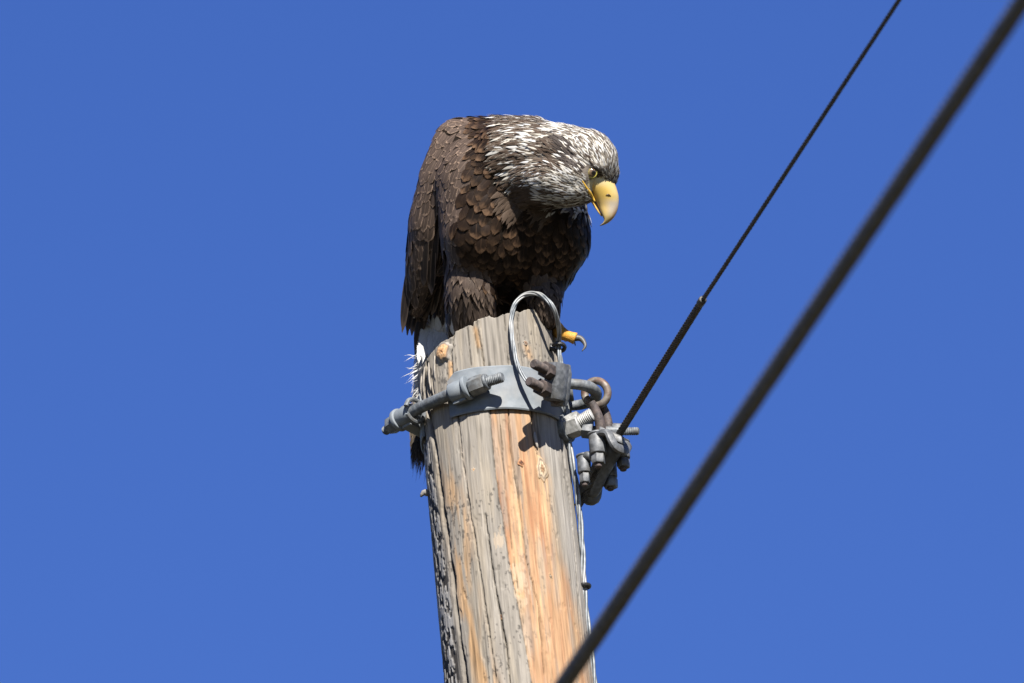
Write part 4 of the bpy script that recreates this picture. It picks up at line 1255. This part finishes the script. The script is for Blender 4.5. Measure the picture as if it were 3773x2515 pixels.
YEL, PALE, HORN, ORB, TIPG = np.array([0.80, 0.54, 0.13]), np.array([0.62, 0.53, 0.40]), np.array([0.55, 0.41, 0.17]), np.array([0.42, 0.20, 0.07]), np.array([0.22, 0.20, 0.16])
kx = np.repeat(np.linspace(0, 1, 46), 22)
dors = np.cos(np.tile(np.arange(22) / 22 * 2 * np.pi, 46))
bc = YEL[None] * np.ones((len(V_), 1))
bc = bc + (np.array([0.80, 0.62, 0.28]) - bc) * (sstep(0.3, 0.9, dors) * 0.7)[:, None]
k0 = (1 - sstep(0.16, 0.28, kx))[:, None] * (1 - sstep(0.3, 0.9, dors))[:, None]; bc = bc * (1 - 0.75 * k0) + np.array([0.62, 0.56, 0.36]) * 0.75 * k0
k1 = (sstep(0.36, 0.47, kx) * (0.25 + 0.75 * sstep(-0.2, 0.5, dors)))[:, None]; bc = bc * (1 - k1) + PALE * k1
k2 = (sstep(0.54, 0.74, kx))[:, None]; bc = bc * (1 - k2) + HORN * k2
k3 = (sstep(0.40, 0.66, kx) * sstep(0.55, 1.0, dors))[:, None]; bc = bc * (1 - k3 * 0.85) + ORB * k3 * 0.85
k4 = (sstep(0.84, 0.96, kx))[:, None]; bc = bc * (1 - k4) + TIPG * k4
k5 = (sstep(0.45, 0.6, kx) * (1 - sstep(-0.95, -0.6, dors)))[:, None]; bc = bc * (1 - 0.6 * k5) + np.array([0.25, 0.22, 0.16]) * 0.6 * k5
beak = mesh("beak", V_, F_, MAT_BEAK, eagle, attrs={"col": bc})
LOW = [((2152, 668), (2140, 672), 0.0185, 0.118), ((2163, 690), (2152, 696), 0.0175, 0.119), ((2178, 714), (2166, 721), 0.0145, 0.119), ((2192, 738), (2180, 744), 0.0104, 0.120), ((2203, 760), (2193, 765), 0.0088, 0.1215), ((2212, 780), (2205, 783), 0.0066, 0.123), ((2219, 794), (2215, 796), 0.004, 0.124)]
V_, F_ = loft([sect(q[0], q[1], q[2], q[3], 16) for q in LOW])
n_ = len(LOW); kx = np.repeat(np.linspace(0, 1, n_), 16)[:, None]
bc = np.array([0.80, 0.50, 0.11]) * (1 - sstep(0.5, 1, kx)) + np.array([0.55, 0.38, 0.14]) * sstep(0.5, 1, kx)
mesh("lower_mandible", V_, F_, MAT_BEAK, beak, attrs={"col": bc * np.ones((len(V_), 3))})
bvb = BVHTree.FromPolygons([Vector(q) for q in (BASE["beak"] + np.array([v.co for v in beak.data.vertices]))], [list(p.vertices) for p in beak.data.polygons])
# gape: raised yellow lip that runs back under the eye
def on_face(px, py):
    d_ = Vector(ray(px, py)).normalized()
    best = None
    for b_ in (bvh, bvb):
        h_ = b_.ray_cast(Vector(CAM), d_)
        if h_[0] is not None and (best is None or h_[3] < best[3]): best = h_
    return np.array(best[0]) if best is not None else C(px, py, 0.134)
gp = spline([on_face(x, y) - FWD * 0.0002 for x, y in [(2143, 660), (2149, 672), (2159, 689), (2171, 707), (2183, 726), (2192, 742)]], 20)
v, f = tube(gp, np.interp(np.linspace(0, 1, 20), [0, .15, .6, 1], [0.0004, 0.0014, 0.0028, 0.0014]), 10)
mesh("gape", v, f, MAT_BEAK, beak, attrs={"col": np.tile((0.80, 0.49, 0.07), (len(v), 1))})
np_ = C(2242, 718, 0.0)
hit = None
def on_beak(px, py):
    d_ = Vector(ray(px, py)).normalized()
    h_, n_, _, _ = bvb.ray_cast(Vector(CAM), d_)
    return (np.array(h_), np.array(n_)) if h_ is not None else (C(px, py, 0.13), -FWD)
nose = [on_beak(x, y)[0] - FWD * 0.0002 for x, y in [(2232, 719), (2238, 716), (2244, 717), (2251, 722)]]
v, f = tube(spline(nose, 10), np.interp(np.linspace(0, 1, 10), [0, .5, 1], [0.0004, 0.0012, 0.0004]), 8)
mesh("nostril", v, f, MAT_BEAK, beak, attrs={"col": np.tile((0.09, 0.05, 0.02), (len(v), 1))})

# ---- eye
hit_ = bvh.ray_cast(Vector(CAM), Vector(ray(2179, 635)).normalized())[0]
ec_ = np.array(hit_) + FWD * 0.0046
gaze = nrm(-FWD * 0.86 + RGT * 0.34 - UPV * 0.04)
bm = bmesh.new(); bmesh.ops.create_uvsphere(bm, u_segments=40, v_segments=40, radius=0.0094)
ev_ = np.array([v.co[:] for v in bm.verts]); ef_ = [[v.index for v in q.verts] for q in bm.faces]; bm.free()
an = np.degrees(np.arccos(np.clip((ev_ / 0.0094) @ gaze, -1, 1)))[:, None]
iris = np.array([0.20, 0.13, 0.075]) * np.ones((len(ev_), 3))
iris = iris * (1 - sstep(38, 50, an)) + np.array([0.42, 0.35, 0.12]) * sstep(38, 50, an)
iris = iris * sstep(20, 24, an) + 0.004 * (1 - sstep(20, 24, an))
iris = iris * (1 - sstep(52, 57, an)) + 0.01 * sstep(52, 57, an)
eye = mesh("eye", ec_ + ev_, ef_, MAT_EYE, eagle, attrs={"col": iris})
e1 = nrm(np.cross(UPV, FWD)); lid = []
for t in np.linspace(0, 2 * math.pi, 40, endpoint=False):
    lid.append(ec_ - FWD * 0.0052 + 0.0077 * (math.cos(t) * RGT + math.sin(t) * UPV))
v, f = tube(lid, 0.0011, 8, closed=True)
mesh("eyelid", v, f, MAT_BEAK, eye, attrs={"col": np.tile((0.60, 0.52, 0.10), (len(v), 1))})

# ---- feet
def toe(foot, pts, r0, r1, claw):
    P = spline(pts, 26)
    rr = np.linspace(r0, r1, 26) * (1 + 0.13 * np.sin(np.linspace(0, 13, 26)))
    v, f = tube(P, rr, 14)
    cl = np.array([0.72, 0.36, 0.05]) * (0.75 + 0.4 * rng.random((len(v), 1)))
    to = mesh("toe", v, f, MAT_SKIN, foot, attrs={"col": cl})
    Q = spline(claw, 18)
    v, f = tube(Q, np.linspace(1, 0.06, 18) ** 0.8 * r1 * 0.62, 10)
    mesh("talon", v, f, MAT_TALON, to, attrs={"col": np.tile((0.10, 0.095, 0.088), (len(v), 1))})
for side, (fx, fy, yy) in enumerate([(2022, 1180, -0.02), (1765, 1235, 0.005)]):
    zt = float(top_z(W(fx, fy, yy)[0], yy))
    ank = W(fx, fy, yy); ank[2] = zt + 0.016
    up = C(2012, 1130, 0.022) if side == 0 else C(1760, 1160, 0.03)
    v, f = tube(spline([up, (up + ank) / 2, ank], 10), np.linspace(0.010, 0.0105, 10), 14)
    foot = mesh("foot", v, f, MAT_SKIN, eagle, attrs={"col": np.array([0.70, 0.38, 0.05]) * (0.75 + 0.4 * rng.random((len(v), 1)))})
    if side == 0:
        toe(foot, [ank, W(2042, 1206, -0.014), W(2070, 1228, -0.032), W(2098, 1239, -0.042), W(2120, 1247, -0.042)], 0.0094, 0.0088,
            [W(2116, 1244, -0.042), W(2138, 1246, -0.043), W(2152, 1260, -0.045), W(2156, 1276, -0.047), W(2144, 1294, -0.048)])
        dirs = [(-0.5, 1.0), (0.6, 0.9), (-0.9, -0.25)]
    else:
        dirs = [(0.1, -1.0), (-0.75, -0.6), (0.8, -0.6), (0.1, 1.0)]
    for dx, dy in dirs:
        n_ = math.hypot(dx, dy); dx, dy = dx / n_, dy / n_
        pts = [ank]
        for s in (0.018, 0.032, 0.044):
            x, y = ank[0] + dx * s, ank[1] + dy * s
            pts.append(np.array([x, y, float(top_z(x, y)) + 0.0085]))
        e = pts[-1]; dd = np.array([dx, dy, 0])
        toe(foot, pts, 0.0085, 0.007, [e, e + dd * 0.010 + np.array([0, 0, .003]), e + dd * 0.018 + np.array([0, 0, -0.002]), e + dd * 0.02 + np.array([0, 0, -0.0075])])
